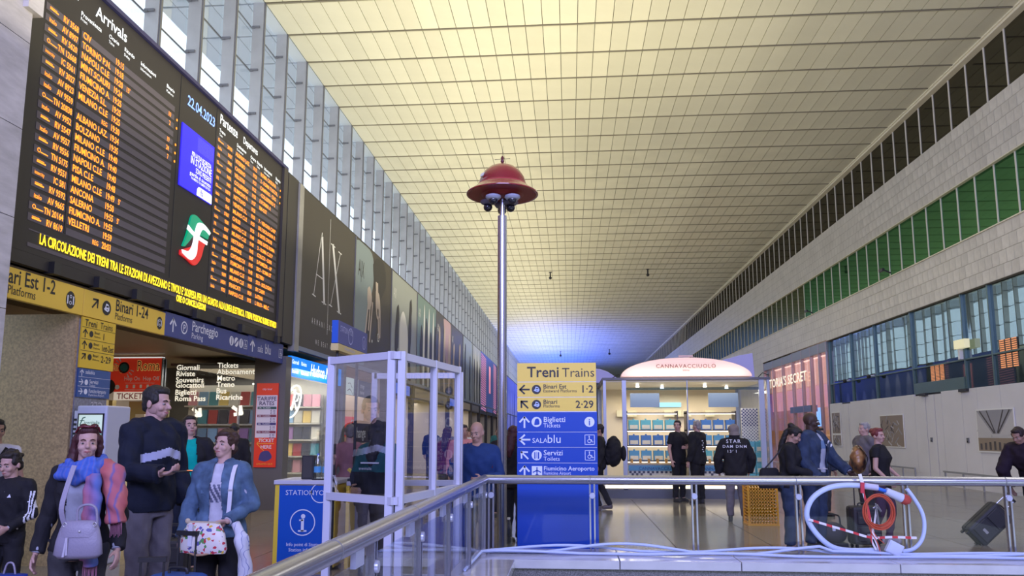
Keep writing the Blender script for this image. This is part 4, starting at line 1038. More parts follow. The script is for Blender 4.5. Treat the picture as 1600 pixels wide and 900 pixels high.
MB().lathe([(.0, 4.98), (.035, 4.985), (.03, 5.0), (.015, 5.01), (.025, 5.03), (.018, 5.05), (.022, 5.075), (.008, 5.10), (0, 5.11)], n=14).build('finial', mat('maroon', (.12, .01, .02), .35), lp, smooth=50)
MB().cyl((0, 0, 5.1), (.01, 0, 5.24), .003, .001, 6).build('antenna', black, lp); MB().cyl((-.10, 0, 5.055), (.10, 0, 5.065), .003, n=6).build('crossbar', black, lp)
o = MB().box(-.04, .04, -.003, 0, -.025, .025).build('sticker', white, lp); o.location = (-.24, -.185, 4.795); o.rotation_euler = (R(-22), 0, R(-52))
camw = mat('camera_white', (.45, .48, .62), .35); camd = mat('camera_dome', (.01, .01, .02), .08, spec=.9)
for k, (x, y) in enumerate(((-.10, -.17), (.14, -.15), (-.19, .04), (.10, .08), (-.02, .2))):
    cc = MB().lathe([(.0, .06), (.03, .06), (.035, .035), (.095, .02), (.10, 0), (.085, -.02), (.06, -.03), (0, -.03)], (x, y, 4.50), 20).build('camera_housing', camw if k < 2 else mat('camera_grey', (.15, .14, .2), .4), lp, smooth=40)
    MB().ell((x, y, 4.465 - (.03 if k > 1 else 0)), .058, 14).build('camera_lens', camd, cc, smooth=80)

# ---------------------------------------------------------------- balustrade round the void
gl_r = glass_mat('rail_glass', (.94, .96, .975), .0, edge=.28)
ba = thing('balustrade', 'steel and glass balustrade along the far edge of the floor opening', 'balustrade', (0, 7.92, 0))
MB().tube([(-.87, .03, 1.085), (-.80, 0, 1.085), (8, 0, 1.085)], .046, 18).build('handrail', steel, ba, smooth=40)
for x in (.20, 2.22, 4.2, 6.2): MB().lathe([(.0475, -.004), (.0475, .004)], (x, 0, 1.085), 18, 'x').build('rail_joint', dkalu, ba)
pxs = [-.80, .22, 1.23, 2.24, 3.26, 4.22, 5.2, 6.2, 7.2]
for i, x in enumerate(pxs):
    for dx in (-.022, .022): MB().box(x + dx - .008, x + dx + .008, -.02, .02, .385, 1.045).build('post', steel, ba)
    MB().lathe([(.028, -.035), (.03, -.03), (.03, .0)], (x, 0, .93), 14, 'y').build('clamp_disc', mat('clamp_lilac', (.5, .53, .7), .3, metal=.4), ba, smooth=30)
    if i < len(pxs) - 1: MB().box(x + .04, pxs[i + 1] - .04, -.006, .006, .42, .985).build('pane', gl_r, ba)
b2 = thing('balustrade', 'steel and glass balustrade running toward the viewer from the far corner', 'balustrade', (0, 7.92, 0))
q0 = Vector((-.87, .03, 1.085)); q1 = Vector((-.985, -7.5, 1.085))
MB().tube([q0, q1], .046, 18).build('handrail', steel, b2, smooth=40)
for k in (.0, 1.6, 3.4, 4.85): p = q0.lerp(q1, k / 7.5); MB().lathe([(.0475, -.003), (.0475, .003)], (p.x, p.y, p.z), 18, 'y').build('rail_joint', dkalu, b2)
for k in range(7):
    p = q0.lerp(q1, (.06 + k * 1.05) / 7.5); p2 = q0.lerp(q1, (.06 + (k + 1) * 1.05) / 7.5)
    for dy in (-.022, .022): MB().box(p.x - .02, p.x + .02, p.y + dy - .008, p.y + dy + .008, .385, 1.045).build('post', steel, b2)
    MB().lathe([(.03, 0), (.03, .03), (.028, .035)], (p.x, p.y, .93), 14, 'x').build('clamp_disc', MATS['clamp_lilac'], b2, smooth=30)
    MB().bar((p.x, p.y - .04, .70), (p2.x, p2.y + .04, .70), .012, .565).build('pane', gl_r, b2)
    MB().box(p.x - .012, p.x + .012, p.y - .32, p.y - .18, .97, 1.045).build('rail_bracket', MATS['clamp_lilac'], b2)
cp = thing('corner_posts', 'cluster of slim steel uprights at the corner of the balustrade', 'posts', (-.87, 7.92, .385))
for dx, dy in ((-.10, .02), (-.055, .06), (.0, .07), (.045, .0)): MB().cyl((dx, dy, 0), (dx, dy, .64), .012).build('upright', steel, cp)
MB().box(-.12, .06, -.02, .09, 0, .01).build('base_plate', steel, cp)

# ---------------------------------------------------------------- cables and the tied-up hose
hosem = mat('hose_lilac', (.50, .60, .85), .35)
cb = []
for k, (z0, y0, am_) in enumerate(((.415, 7.75, .05), (.41, 7.83, .03), (.402, 7.66, .012))):
    pts = [(x, y0 + .02 * math.sin(x * 1.3 + k), max(.40, z0 + am_ * (math.sin(x * 3.1 + k * 1.7) + .4) * (1 if x < 2.4 else .3))) for x in [-.75 + i * .12 for i in range(66)]]
    pts = [(-.9, 7.3 - .3 * k, .40), (-.86, 7.6, .42)] + pts
    tag(MB().tube(pts, .014, 8).build('cable', hosem, smooth=60), ('pale conduit sagging highest along the foot of the glass', 'pale conduit in the middle along the foot of the glass', 'pale conduit lying straightest along the kerb')[k], 'cable', 'conduits along the kerb')
hl = thing('hose', 'thick pale hose tied in a big loop on the balustrade glass', 'hose', (0, 7.82, 0))
pts = curve([(2.95, 0, .44), (2.6, 0, .44), (2.42, -.01, .53), (2.29, 0, .73), (2.33, 0, .90), (2.47, 0, 1.01), (2.65, 0, 1.05), (2.84, -.02, 1.045)], 7)
MB().tube([Vector(p) for p in pts], .026, 12).build('hose_run', hosem, hl, smooth=60)
pts = curve([(3.24, 0, 1.02), (3.30, 0, .93), (3.365, 0, .80), (3.38, 0, .68), (3.35, 0, .55), (3.27, 0, .46), (3.16, 0, .43)], 7)
MB().tube([Vector(p) for p in pts], .019, 12).build('hose_run', hosem, hl, smooth=60)
MB().tube([(2.84, -.02, 1.045), (2.96, -.03, 1.03)], .03, 12).build('hose_sleeve', mat('sleeve_pale', (.5, .5, .68), .4), hl, smooth=60)
MB().tube([(2.96, -.03, 1.02), (3.04, -.03, .995)], .018, 12).build('blue_coupling', mat('coupling_blue', (.02, .15, .65), .4), hl, smooth=60)
MB().tube([(3.03, -.03, 1.0), (3.18, -.03, .93)], [.035, .045], 12).build('plug_body', mat('plug_white', (.52, .57, .72), .4), hl, smooth=60)
MB().tube([(3.18, -.03, .93), (3.22, -.03, .915), (3.25, -.03, .905)], [.05, .05, .03], 12).build('plug_socket', mat('plug_red', (.42, .05, .04), .5), hl, smooth=60)
cbm = mat('cable_orange', (.55, .10, .05), .45)
co = thing('cable_coil', 'coiled orange cable hanging inside the pale hose loop', 'cable', (2.935, 7.76, .81))
rr = random.Random(5)
for k in range(8):
    r_ = .115 + .012 * rr.random() + k * .003; ox, oz = rr.uniform(-.012, .012), rr.uniform(-.015, .015)
    MB().tube([(ox + r_ * math.cos(a), -.004 * k, oz + r_ * 1.15 * math.sin(a)) for a in [2 * PI * i / 28 for i in range(28)]], .006, 6, closed=True).build('cable_turn', cbm, co, smooth=60)
MB().tube(curve([(-.10, 0, .10), (-.09, 0, -.15), (-.02, 0, -.3), (.0, 0, -.42)], 6), .005, 6).build('cable_end', cbm, co); 
MB().tube(curve([(-.12, 0, 0), (-.05, 0, -.2), (.04, 0, -.3)], 6), .004, 6).build('cable_end', cbm, co)
MB().tube([(-.05, -.02, .03), (-.01, -.02, .06), (.02, -.02, .0)], .01, 6).build('metal_clip', steel, co); MB().tube([(-.03, -.03, .08), (-.01, -.03, -.12)], .008, 6).build('metal_clip', steel, co)
tape = ramp_mat('barrier_tape', 'wave', 2.6, [(0, (.72, .70, .74)), (.6, (.55, .03, .04))], .5, (1, 1, .15))
tp = thing('barrier_tape', 'red and white barrier tape knotted across the hose loop', 'tape', (0, 7.77, 0))
for pts, w in ((curve([(2.285, 0, .73), (2.45, 0, .68), (2.66, -.01, .62), (2.86, -.01, .565), (3.05, 0, .57), (3.28, 0, .565)], 6), .022), (curve([(2.80, 0, 1.04), (2.84, -.01, .85), (2.88, -.01, .6), (2.93, 0, .45)], 6), .022), (curve([(2.93, 0, .86), (2.90, 0, .7), (2.86, 0, .56), (2.90, 0, .45)], 6), .018)):
    m_ = MB()
    for a, b in zip(pts[:-1], pts[1:]): m_.bar(a, b, .004, w, up=(0, 0, 1) if abs((b - a).z) < abs((b - a).x) else (1, 0, 0))
    m_.build('tape_strip', tape, tp)
MB().bar((2.79, 0, 1.16), (2.81, 0, 1.07), .01, .03, up=(1, 0, 0)).build('tape_knot', white, tp); MB().bar((2.81, 0, 1.08), (2.80, -.01, .98), .02, .035, up=(1, 0, 0)).build('tape_knot', mat('tape_red', (.5, .02, .04), .5), tp)
jb = thing('junction_box', 'pale square junction box resting tilted by the hose foot', 'box', (3.05, 7.74, .46)); jb.rotation_euler = (0, R(28), 0)
MB().box(-.07, .07, -.025, .025, -.05, .07).build('box_case', mat('box_lilac', (.55, .62, .80), .4), jb, bevel=.006); MB().box(-.06, .06, -.03, -.025, -.04, .06).build('box_lid', MATS['box_lilac'], jb)
# cup stack behind the post
cu = thing('plastic_bottle', 'tall ribbed clear bottle standing behind the camera post foot', 'bottle', (-.80, 10.2, 0))
MB().lathe([(.0, 0), (.05, .0)] + [(.05 - .006 * (k % 2), .03 + k * .035) for k in range(10)] + [(.02, .42), (.018, .45)], n=16).build('bottle_body', pet, cu, smooth=40); MB().lathe([(.02, .44), (.02, .465), (0, .466)], n=12).build('cap', white, cu)
# ================================================================ GLASS SHOP KIOSK
ks = thing('glass_kiosk', 'glass-walled food kiosk with a glowing domed sign over it', 'kiosk', (.83, 19.0, 0))
kw = mat('kiosk_white', (.70, .66, .60), .4); kfr = mat('kiosk_frame', (.40, .44, .55), .35, metal=.3); kgl = glass_mat('kiosk_glass', (.95, .97, .98), .02, edge=.3)
MB().box(0, 4.0, .0, 3.6, .0, .22).build('plinth', mat('plinth_dark', (.12, .13, .17), .4), ks)
MB().box(.02, 3.98, -.01, .0, .24, .31).build('light_strip', mat('strip_warm', (.9, .8, .6), .4, emit=((1, .80, .52), 2.5)), ks)
MB().box(-.02, 4.02, -.02, 3.62, 2.84, 2.90).build('roof_slab', mat('kiosk_roof', (.10, .10, .13), .4), ks)
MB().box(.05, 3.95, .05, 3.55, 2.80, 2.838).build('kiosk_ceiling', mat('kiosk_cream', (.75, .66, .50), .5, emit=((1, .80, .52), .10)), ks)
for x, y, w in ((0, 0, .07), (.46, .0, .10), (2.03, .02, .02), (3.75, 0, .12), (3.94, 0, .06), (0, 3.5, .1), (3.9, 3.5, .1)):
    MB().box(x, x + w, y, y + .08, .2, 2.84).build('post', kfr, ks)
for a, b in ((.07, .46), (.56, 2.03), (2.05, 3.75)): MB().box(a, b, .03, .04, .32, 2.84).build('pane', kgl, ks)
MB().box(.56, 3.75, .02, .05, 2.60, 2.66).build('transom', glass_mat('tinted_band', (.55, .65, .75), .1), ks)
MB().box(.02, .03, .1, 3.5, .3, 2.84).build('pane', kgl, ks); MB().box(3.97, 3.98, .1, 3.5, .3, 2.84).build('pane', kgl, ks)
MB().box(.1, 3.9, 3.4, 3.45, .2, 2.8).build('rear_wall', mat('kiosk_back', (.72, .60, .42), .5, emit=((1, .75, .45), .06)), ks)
# domed sign
MB2 = MB(); n = 26; poly = [(.44, 2.92)] + [(2.02 - 1.58 * math.cos(PI * k / n), 2.92 + .47 * math.sin(PI * k / n)) for k in range(n + 1)]
dm = MB(); dm.prism([(x, z) for x, z in poly[1:]], -.28, 0.02); dm.xf(Matrix(((1, 0, 0, 0), (0, 0, -1, 0), (0, 1, 0, 0), (0, 0, 0, 1))))
dome = dm.build('domed_sign', mat('dome_pink', (.70, .52, .50), .5, emit=((1, .62, .52), .22)), ks, bevel=.01)
area('dome_lights', (2.85, 18.75, 2.93), (R(150), 0, 0), 3.0, .05, 9, (1, .80, .62))
t = MB(); text('CANNAVACCIUOLO', .135, t, 2.02, 3.13, 0, bold=.003, align='C', sx=1.02, track=.012); text('bistrot', .06, t, 2.02, 3.05, 0, align='C')
o = tag(t.build('lettering', mat('letter_brown', (.18, .06, .05), .5), dome), kind='stuff'); o.rotation_euler = (R(90), 0, 0); o.location = (0, -.05, 0)
MB().box(1.85, 2.2, .0, .02, 3.40, 3.44).build('dome_crest', mat('dome_pink2', (.6, .42, .45), .5), ks)
lavm = mat('wing_lavender', (.42, .42, .78), .5)
for poly in ([(-.28, 2.9), (-.28, 3.30), (.0, 3.28), (.22, 3.20), (.44, 3.05), (.56, 2.9)], [(2.9, 2.9), (3.0, 3.42), (3.3, 3.50), (3.72, 3.62), (4.08, 3.68), (4.12, 2.9)]):
    w_ = MB().prism(poly, -2.0, -1.9); w_.xf(Matrix(((1, 0, 0, 0), (0, 0, -1, 0), (0, 1, 0, 0), (0, 0, 0, 1)))); w_.build('roof_wing', lavm, ks, bevel=.01)
MB().tube([(.25, .3, 2.92), (.4, .3, 3.0), (.55, .3, 2.95), (.7, .3, 3.01), (.85, .3, 2.93)], .012, 6).build('roof_cable', black, ks)
MB().tube([(3.8, .2, 2.92), (3.9, .2, 3.02), (4.05, .2, 2.96)], .012, 6).build('roof_cable', black, ks)
# counters with the patterned fronts
cb_ = mat('kiosk_blue', (.10, .30, .52), .4)
for a, b in ((.62, 2.02), (2.12, 3.5)):
    MB().box(a, b, .55, 1.1, .32, .78).build('counter', kw, ks); MB().box(a - .02, b + .02, .52, 1.12, .78, .81).build('counter_top', mat('counter_wood', (.55, .42, .28), .5), ks)
    MB().box(a, b, .53, .55, .63, .76).build('name_band', cb_, ks)
    t = MB(); text('CANNAVACCIUOLO', .11, t, a + .25, .65, 0, bold=.004); o = tag(t.build('lettering', mat('letter_navy', (.02, .05, .2), .5), ks), kind='stuff'); o.rotation_euler = (R(90), 0, 0); o.location = (0, .525, 0)
    t = MB()
    for i in range(int((b - a - .04) / .055)):
        for j in range(5):
            if (i + j) % 2 == 0 and (i < 6 or i % 9 < 2 or j > 3): t.box(a + .02 + i * .055, a + .075 + i * .055, .535, .55, .35 + j * .055, .405 + j * .055)
    tag(t.build('chequer_tiles', mat('tile_navy', (.08, .08, .12), .3), ks), kind='stuff')
# patterned panel on the right
MB().box(3.52, 3.93, 1.0, 1.05, 1.30, 2.18).build('pattern_panel', kw, ks)
t = MB()
for i in range(10):
    for j in range(22):
        if (i + j) % 2 == 0:
            s_ = .02 if j < 11 else .026
            t.add([(3.54 + i * .041 - s_, .99, 1.31 + j * .040), (3.54 + i * .041, .99, 1.31 + j * .040 - s_), (3.54 + i * .041 + s_, .99, 1.31 + j * .040), (3.54 + i * .041, .99, 1.31 + j * .040 + s_)], [(0, 1, 2, 3)])
tag(t.build('diamond_pattern', mat('pattern_navy', (.02, .03, .12), .4), ks), kind='stuff')
# hanging grey screens, pictures and lamps
for x in (.75, 2.75): MB().box(x, x + .75, 1.2, 1.24, 2.22, 2.58).build('hanging_screen', mat('screen_slate', (.13, .18, .28), .3), ks)
MB().box(1.6, 2.35, 3.3, 3.36, 2.3, 2.42).build('menu_screen', mat('menu_cyan', (.2, .5, .7), .3, emit=((.35, .7, 1), .8)), ks)
for x in (.52, .82, 1.85, 2.1, 2.35, 3.0): MB().box(x, x + .26, 3.2, 3.3, 2.02, 2.2).build('cream_box', mat('box_cream', (.75, .68, .45), .5), ks)
for x, y in ((.9, .7), (1.6, 1.4), (2.6, .8), (3.3, 1.6)): MB().lathe([(.0, 0), (.03, .0), (.05, -.08), (0, -.081)], (x, y, 2.79), 10).build('spotlight', mat('spot_lit', (1, 1, 1), .4, emit=((1, .93, .8), 6)), ks)
# shelving with blue cake boxes
she = mat('shelf_brown', (.07, .055, .05), .4)
bxm = [mat('cake_blue', (.10, .32, .52), .4), mat('cake_aqua', (.12, .42, .48), .4), mat('cake_deep', (.06, .18, .45), .4)]; ltc = mat('cake_label', (.72, .66, .50), .5)
cake = []
for k, m in enumerate(bxm):
    t_ = thing('cake_box', '', 'box', (0, 0, -50 - k)); MB().box(-.13, .13, -.08, .08, 0, .25).build('carton', m, t_, bevel=.006); MB().box(-.10, .10, -.084, -.08, .02, .12).build('label_band', ltc, t_); MB().box(-.02, .02, -.03, .03, .25, .28).build('ribbon_knot', m, t_); cake.append(t_)
names = ('blue', 'aqua', 'deep blue'); used = set()
for u, (x0, x1) in enumerate(((1.45, 2.78), (2.98, 4.25))):
    sh = thing('shelving_unit', ('dark shelving unit of cake boxes in the kiosk, behind the backpack side', 'dark shelving unit of cake boxes in the kiosk, nearer the diamond-patterned panel')[u], 'shelving', (x0, 20.3, 0))
    for x in (0, x1 - x0 - .04): MB().box(x, x + .04, -.2, .2, 0, 2.12).build('upright', she, sh)
    for z in (.86, 1.25, 1.64, 2.08):
        MB().box(0, x1 - x0, -.2, .2, z - .035, z).build('shelf', she, sh)
        MB().box(.03, x1 - x0 - .03, -.21, -.2, z - .045, z - .03).build('shelf_light', mat('shelf_lit', (1, .9, .8), .4, emit=((1, .85, .65), 3)), sh)
    for r_, z in enumerate((.86, 1.25, 1.64)):
        for c_ in range(4):
            k = (r_ * 5 + c_ * 3 + u) % 3; x = x0 + .2 + c_ * .31
            lab = '%s cake box on the %s shelf of the %s unit, %s along' % (names[k], ('lowest', 'middle', 'top')[r_], ('backpack-side', 'panel-side')[u], ORD[c_])
            if k not in used: used.add(k); o = cake[k]; o.location = (x, 20.2, z + .001); o['label'] = lab
            else: o = copy_tree(cake[k], loc=(x, 20.2, z + .001), label=lab)
            o['group'] = 'boxed cakes on the kiosk shelves'
jar = thing('food_jar', '', 'jar', (0, 0, -60)); MB().lathe([(0, 0), (.035, 0), (.035, .1), (.028, .11)], n=10).build('jar_body', mat('jar_amber', (.5, .28, .08), .2), jar); MB().lathe([(.034, .105), (.034, .13), (0, .13)], n=10).build('lid', ltc, jar)
for c_ in range(12):
    x = 1.55 + c_ * .215
    lab = 'amber jar with pale lid on the kiosk counter, %s along' % ('first second third fourth fifth sixth seventh eighth ninth tenth eleventh twelfth'.split()[c_])
    o = jar if c_ == 0 else copy_tree(jar)
    o.location = (x, 19.75, .81); o['label'] = lab; o['group'] = 'jars on the kiosk counter'
for j in range(4):
    for i in range(2):
        o = copy_tree(cake[1], loc=(4.42 + i * .27, 19.6, .32 + j * .26), label='aqua cake box stacked below the diamond-patterned panel, %s, %s column' % (('bottom', 'second up', 'third up', 'topmost')[j], ('inner', 'outer')[i])); o['group'] = 'boxed cakes below the patterned panel'

# ================================================================ LINGERIE SHOP
vs = thing('lingerie_shop', 'pink-lit shop front with tall white capital lettering', 'shopfront', M=FR(11.2, 45.2, 0))
MB().box(0, 11.0, 0, .05, -2.6, .0).build('shop_floor', mat('shop_floor', (.6, .5, .45), .2), vs)
MB().box(0, 11.0, 5.1, 5.53, -.2, .0).build('top_grille', mat('shop_slate', (.25, .27, .32), .4), vs)
MB().box(0, 11.0, 2.75, 5.1, -.5, -.42).build('pink_fascia', mat('shop_pink', (.62, .33, .27), .4, emit=((1, .48, .34), .5)), vs)
MB().box(-.05, 11.05, 5.5, 5.58, -2.7, -.0).build('shop_ceiling', mat('shop_rear_brown', (.40, .28, .2), .6), vs); MB().box(-.06, 0, 0, 5.5, -2.7, .0).build('side_wall', MATS['shop_rear_brown'], vs); MB().box(11.0, 11.06, 0, 5.5, -2.7, -.2).build('side_wall', MATS['shop_rear_brown'], vs)
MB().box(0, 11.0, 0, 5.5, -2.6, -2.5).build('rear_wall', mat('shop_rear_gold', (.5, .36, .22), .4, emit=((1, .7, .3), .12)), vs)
for x in (0, 1.9, 3.8, 5.6, 7.2, 8.6, 9.8, 10.85): MB().box(x, x + .09, 0, 5.53, -.14, .01).build('mullion', mat('shop_mullion', (.38, .30, .30), .3, metal=.4), vs)
MB().box(.15, 10.8, .05, 5.1, -.08, -.07).build('pane', glass_mat('shop_glass', (.93, .9, .9), .02, edge=.25), vs)
for a, b in ((2.0, 3.7), (4.0, 5.5), (5.8, 8.5), (8.8, 10.7)): MB().box(a, b, 4.95, 5.0, -.2, -.1).build('cove_light', mat('cove_lit', (1, .8, .7), .4, emit=((1, .65, .5), 1.0)), vs)
MB().box(3.9, 5.3, 1.9, 3.2, -1.6, -1.5).build('video_screen', mat('video_blue', (.1, .3, .7), .3, emit=((.2, .5, 1), 1.3)), vs)
MB().box(5.0, 8.4, 2.55, 2.85, -.3, .0).build('door_header', mat('shop_steel', (.22, .26, .30), .3, metal=.4), vs)
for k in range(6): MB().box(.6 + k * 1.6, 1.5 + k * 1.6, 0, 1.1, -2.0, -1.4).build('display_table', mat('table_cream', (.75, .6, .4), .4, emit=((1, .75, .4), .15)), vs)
for k in range(8): MB().box(.5 + k * 1.3, 1.4 + k * 1.3, 1.4, 1.5, -2.5, -2.2).build('display_shelf', MATS['table_cream'], vs)
t = MB(); text("VICTORIA'S SECRET", .66, t, .10, 4.02, 0.0, bold=.010, maxw=8.2, fit=True)
tag(t.build('lettering', mat('letter_cream_lit', (.85, .8, .65), .4, emit=((1, .93, .72), .75)), vs), kind='stuff').location = (0, 0, .1)
sgn = MB(); sgn.tube([(.0, 3.9, .12), (.6, 3.95, .14), (1.2, 4.25, .12)], .06, 8); 
mannequin = MB()

# pictures on the grey hoarding
def picture(name, label, y, w, z0, h, kind):
    p = thing(name, label, 'picture', M=FR(11.19, y, z0))
    MB().box(-.04, w + .04, -.04, h + .04, -.0, .02).build('frame', white, p)
    t = MB()
    if kind == 0:
        t.mi = 0; rect(t, 0, w, 0, h, .022); t.mi = 1; t.add([(0, h, .024), (w, h, .024), (w * .62, h * .42, .024), (w * .42, h * .42, .024)], [(0, 3, 2, 1)])
        t.mi = 2; rect(t, 0, w, 0, h * .32, .024)
        t.mi = 3
        for s_ in (.1, .3, .75, .92): stroke(t, [(w * s_, h * (.98)), (w * (.45 + .15 * s_), h * .45)], .05, .026)
        for k in range(7): rect(t, w * (.05 + .13 * k), w * (.11 + .13 * k), h * .03, h * (.24 - .02 * abs(k - 3)), .026)
        t.mi = 0
        stroke(t, [(0, h * .5), (w * .4, h * .36), (w, h * .42)], .05, .028)
    else:
        t.mi = 2; rect(t, 0, w, 0, h, .022); rs = random.Random(kind)
        for k in range(26):
            t.mi = rs.choice((0, 1, 3)); x = rs.uniform(.03, w * .8); y_ = rs.uniform(.03, h * .85); a = rs.uniform(-.3, .3)
            stroke(t, [(x, y_), (min(w, x + rs.uniform(.08, .3)), max(0, min(h, y_ + a)))], rs.uniform(.02, .06), .024 + k * .0002)
    tag(t.build('print', [mat('photo_pale', (.55, .54, .56), .4), mat('photo_grey', (.33, .33, .37), .4), mat('photo_brown', (.30, .24, .18), .4), mat('photo_dark', (.08, .07, .07), .4)], p), kind='stuff')
picture('framed_picture', 'framed picture of the vaulted hall on the grey hoarding', 22.15, 1.75, 1.08, 1.08, 0)
picture('framed_picture', 'framed brown collage picture behind the red-haired woman', 28.8, 1.9, 1.10, 1.06, 3)
picture('framed_picture', 'small framed dark picture on the hoarding next to the pink shop, upper of two', 33.9, .95, 1.55, .85, 5)
picture('framed_picture', 'small framed picture on the hoarding next to the pink shop, lower of two', 33.9, .95, 1.05, .42, 9)
for y, l in ((24.95, 'small dark door lock on the hoarding, farther of two'), (22.75, 'small padlock with a pale tag on the hoarding, nearer of two')):
    o = thing('door_lock', l, 'lock', (11.19, y, 1.28)); MB().box(-.02, .01, -.05, .05, 0, .14).build('lock_plate', dkalu, o); MB().box(-.03, -.02, -.02, .02, .02, .06).build('keyhole_cover', black, o)
sk = MB()
for k in range(5): stroke(sk, [(0, 0 + k * .0), (.0, 0)], .001, 0) if False else None
# low rail along the hoarding
lr = thing('barrier_rail', 'low grey barrier rail along the foot of the hoarding, far length', 'barrier', (10.95, 25.7, 0))
MB().bar((0, 0, .44), (0, 8.3, .44), .05, .05).bar((0, 0, .1), (0, 8.3, .1), .03, .03).build('rail', mat('rail_grey', (.35, .36, .38), .4, metal=.4), lr)
for k in range(10): MB().box(-.02, .02, k * .92 - .02, k * .92 + .02, 0, .42).build('post', MATS['rail_grey'], lr)
l2 = thing('barrier_rail', 'low grey barrier rail along the foot of the hoarding, near length', 'barrier', (10.95, 18.5, 0))
MB().bar((0, 0, .44), (0, 5.3, .44), .05, .05).build('rail', MATS['rail_grey'], l2)
for k in range(6): MB().box(-.02, .02, k * 1.04, k * 1.04 + .04, 0, .42).build('post', MATS['rail_grey'], l2)
# security cameras hanging from the vault
for x, y, l in ((-1.15, 49.2, 'nearer pair, on the lamp post side'), (5.09, 48.7, 'nearer pair, on the right wall side'), (-1.05, 98, 'far pair, over the totem'), (5.05, 96, 'far pair, over the kiosk dome')):
    c = thing('ceiling_camera', 'small black camera on a stalk under the ceiling, ' + l, 'camera', (x, y, ZC)); k = 1.0 if y < 60 else 1.5
    MB().cyl((0, 0, 0), (0, 0, -.32 * k), .045).build('stalk', black, c); MB().ell((0, 0, -.38 * k), .10 * k, 10).build('camera_dome', black, c); MB().cyl((0, 0, 0), (0, 0, -.03), .1).build('mount_plate', black, c)
for y, z, l in ((27.0, 7.05, 'green window sill, nearer'), (35.6, 6.98, 'green window sill, farther')):
    c = thing('wall_camera', 'small black floodlight bracket on the limestone below the ' + l, 'floodlight', (11.15, y, z)); MB().bar((0, 0, 0), (-.25, 0, .12), .04, .04).build('arm', black, c); MB().bar((-.3, -.15, .1), (-.3, .15, .1), .08, .1).build('lamp_head', black, c)
for y, l in ((31.8, 'farther'), (29.3, 'nearer')):
    c = thing('wall_camera', 'white camera on the transom of the mirrored glass, ' + l + ' of two', 'camera', (11.26, y, 3.68)); MB().bar((0, 0, 0), (-.18, 0, -.03), .04, .04).build('arm', white, c); MB().ell((-.2, 0, -.05), .08, 10).build('camera_lens', black, c)
c = thing('floodlight', 'yellowish lamp box on the green steel post of the mirrored glass', 'floodlight', (11.27, 22.9, 3.95)); MB().box(-.15, 0, -.5, .1, 0, .25).build('lamp_body', mat('lamp_cream', (.7, .65, .4), .4, emit=((1, .95, .6), .4)), c); MB().box(-.1, .0, -.1, 0, -.3, 0).build('bracket', white, c)

# lit timetables showing in the mirrored glass
for y, z, w, h, n, l in ((25.0, 3.0, .92, .62, 3, 'small orange lit timetable in the mirrored glass, behind the green base rail'), (21.05, 3.22, .86, .76, 3, 'brighter orange lit timetable in the mirrored glass near the padlock')):
    b_ = thing('timetable', l, 'timetable', M=FR(11.325, y, z)); MB().box(0, w, 0, h, -.01, 0).build('timetable_panel', mat('timetable_dark', (.05, .045, .04), .5), b_)
    t = MB()
    for r_ in range(14):
        for c_ in range(n): rect(t, .03 + c_ * w / n, (c_ + 1) * w / n - .03, .02 + r_ * h / 14, .02 + (r_ + .6) * h / 14, .004)
    tag(t.build('timetable_rows', mat('row_amber', (.4, .2, .1), .5, emit=((1, .36, .14), .55)), b_), kind='stuff')

# orange basket
cr_ = thing('basket', 'tall orange plastic lattice basket on the floor by the kiosk corner', 'basket', (3.02, 13.6, 0)); orm = mat('basket_orange', (.85, .42, .03), .45)
w, d, h = .48, .36, .70
for x, y in ((0, 0), (w, 0), (0, d), (w, d)): MB().box(x - .015, x + .015, y - .015, y + .015, 0, h).build('corner_rib', orm, cr_)
for z in (0.0, h - .03): MB().box(-.02, w + .02, -.02, 0.0, z, z + .03).box(-.02, w + .02, d, d + .02, z, z + .03).box(-.02, 0, 0, d, z, z + .03).box(w, w + .02, 0, d, z, z + .03).build('rim', orm, cr_)
lat = MB()
for k in range(1, 13):
    for y in (0, d): lat.box(0, w, y - .004, y + .004, k * .055 - .012, k * .055 + .012)
for k in range(1, 10):
    for y in (0, d): lat.box(k * w / 10 - .012, k * w / 10 + .012, y - .004, y + .004, 0, h)
for k in range(1, 13):
    for x in (0, w): lat.box(x - .004, x + .004, 0, d, k * .055 - .012, k * .055 + .012)
tag(lat.build('lattice', orm, cr_), kind='stuff'); MB().box(0, w, 0, d, 0, .02).build('basket_floor', orm, cr_)


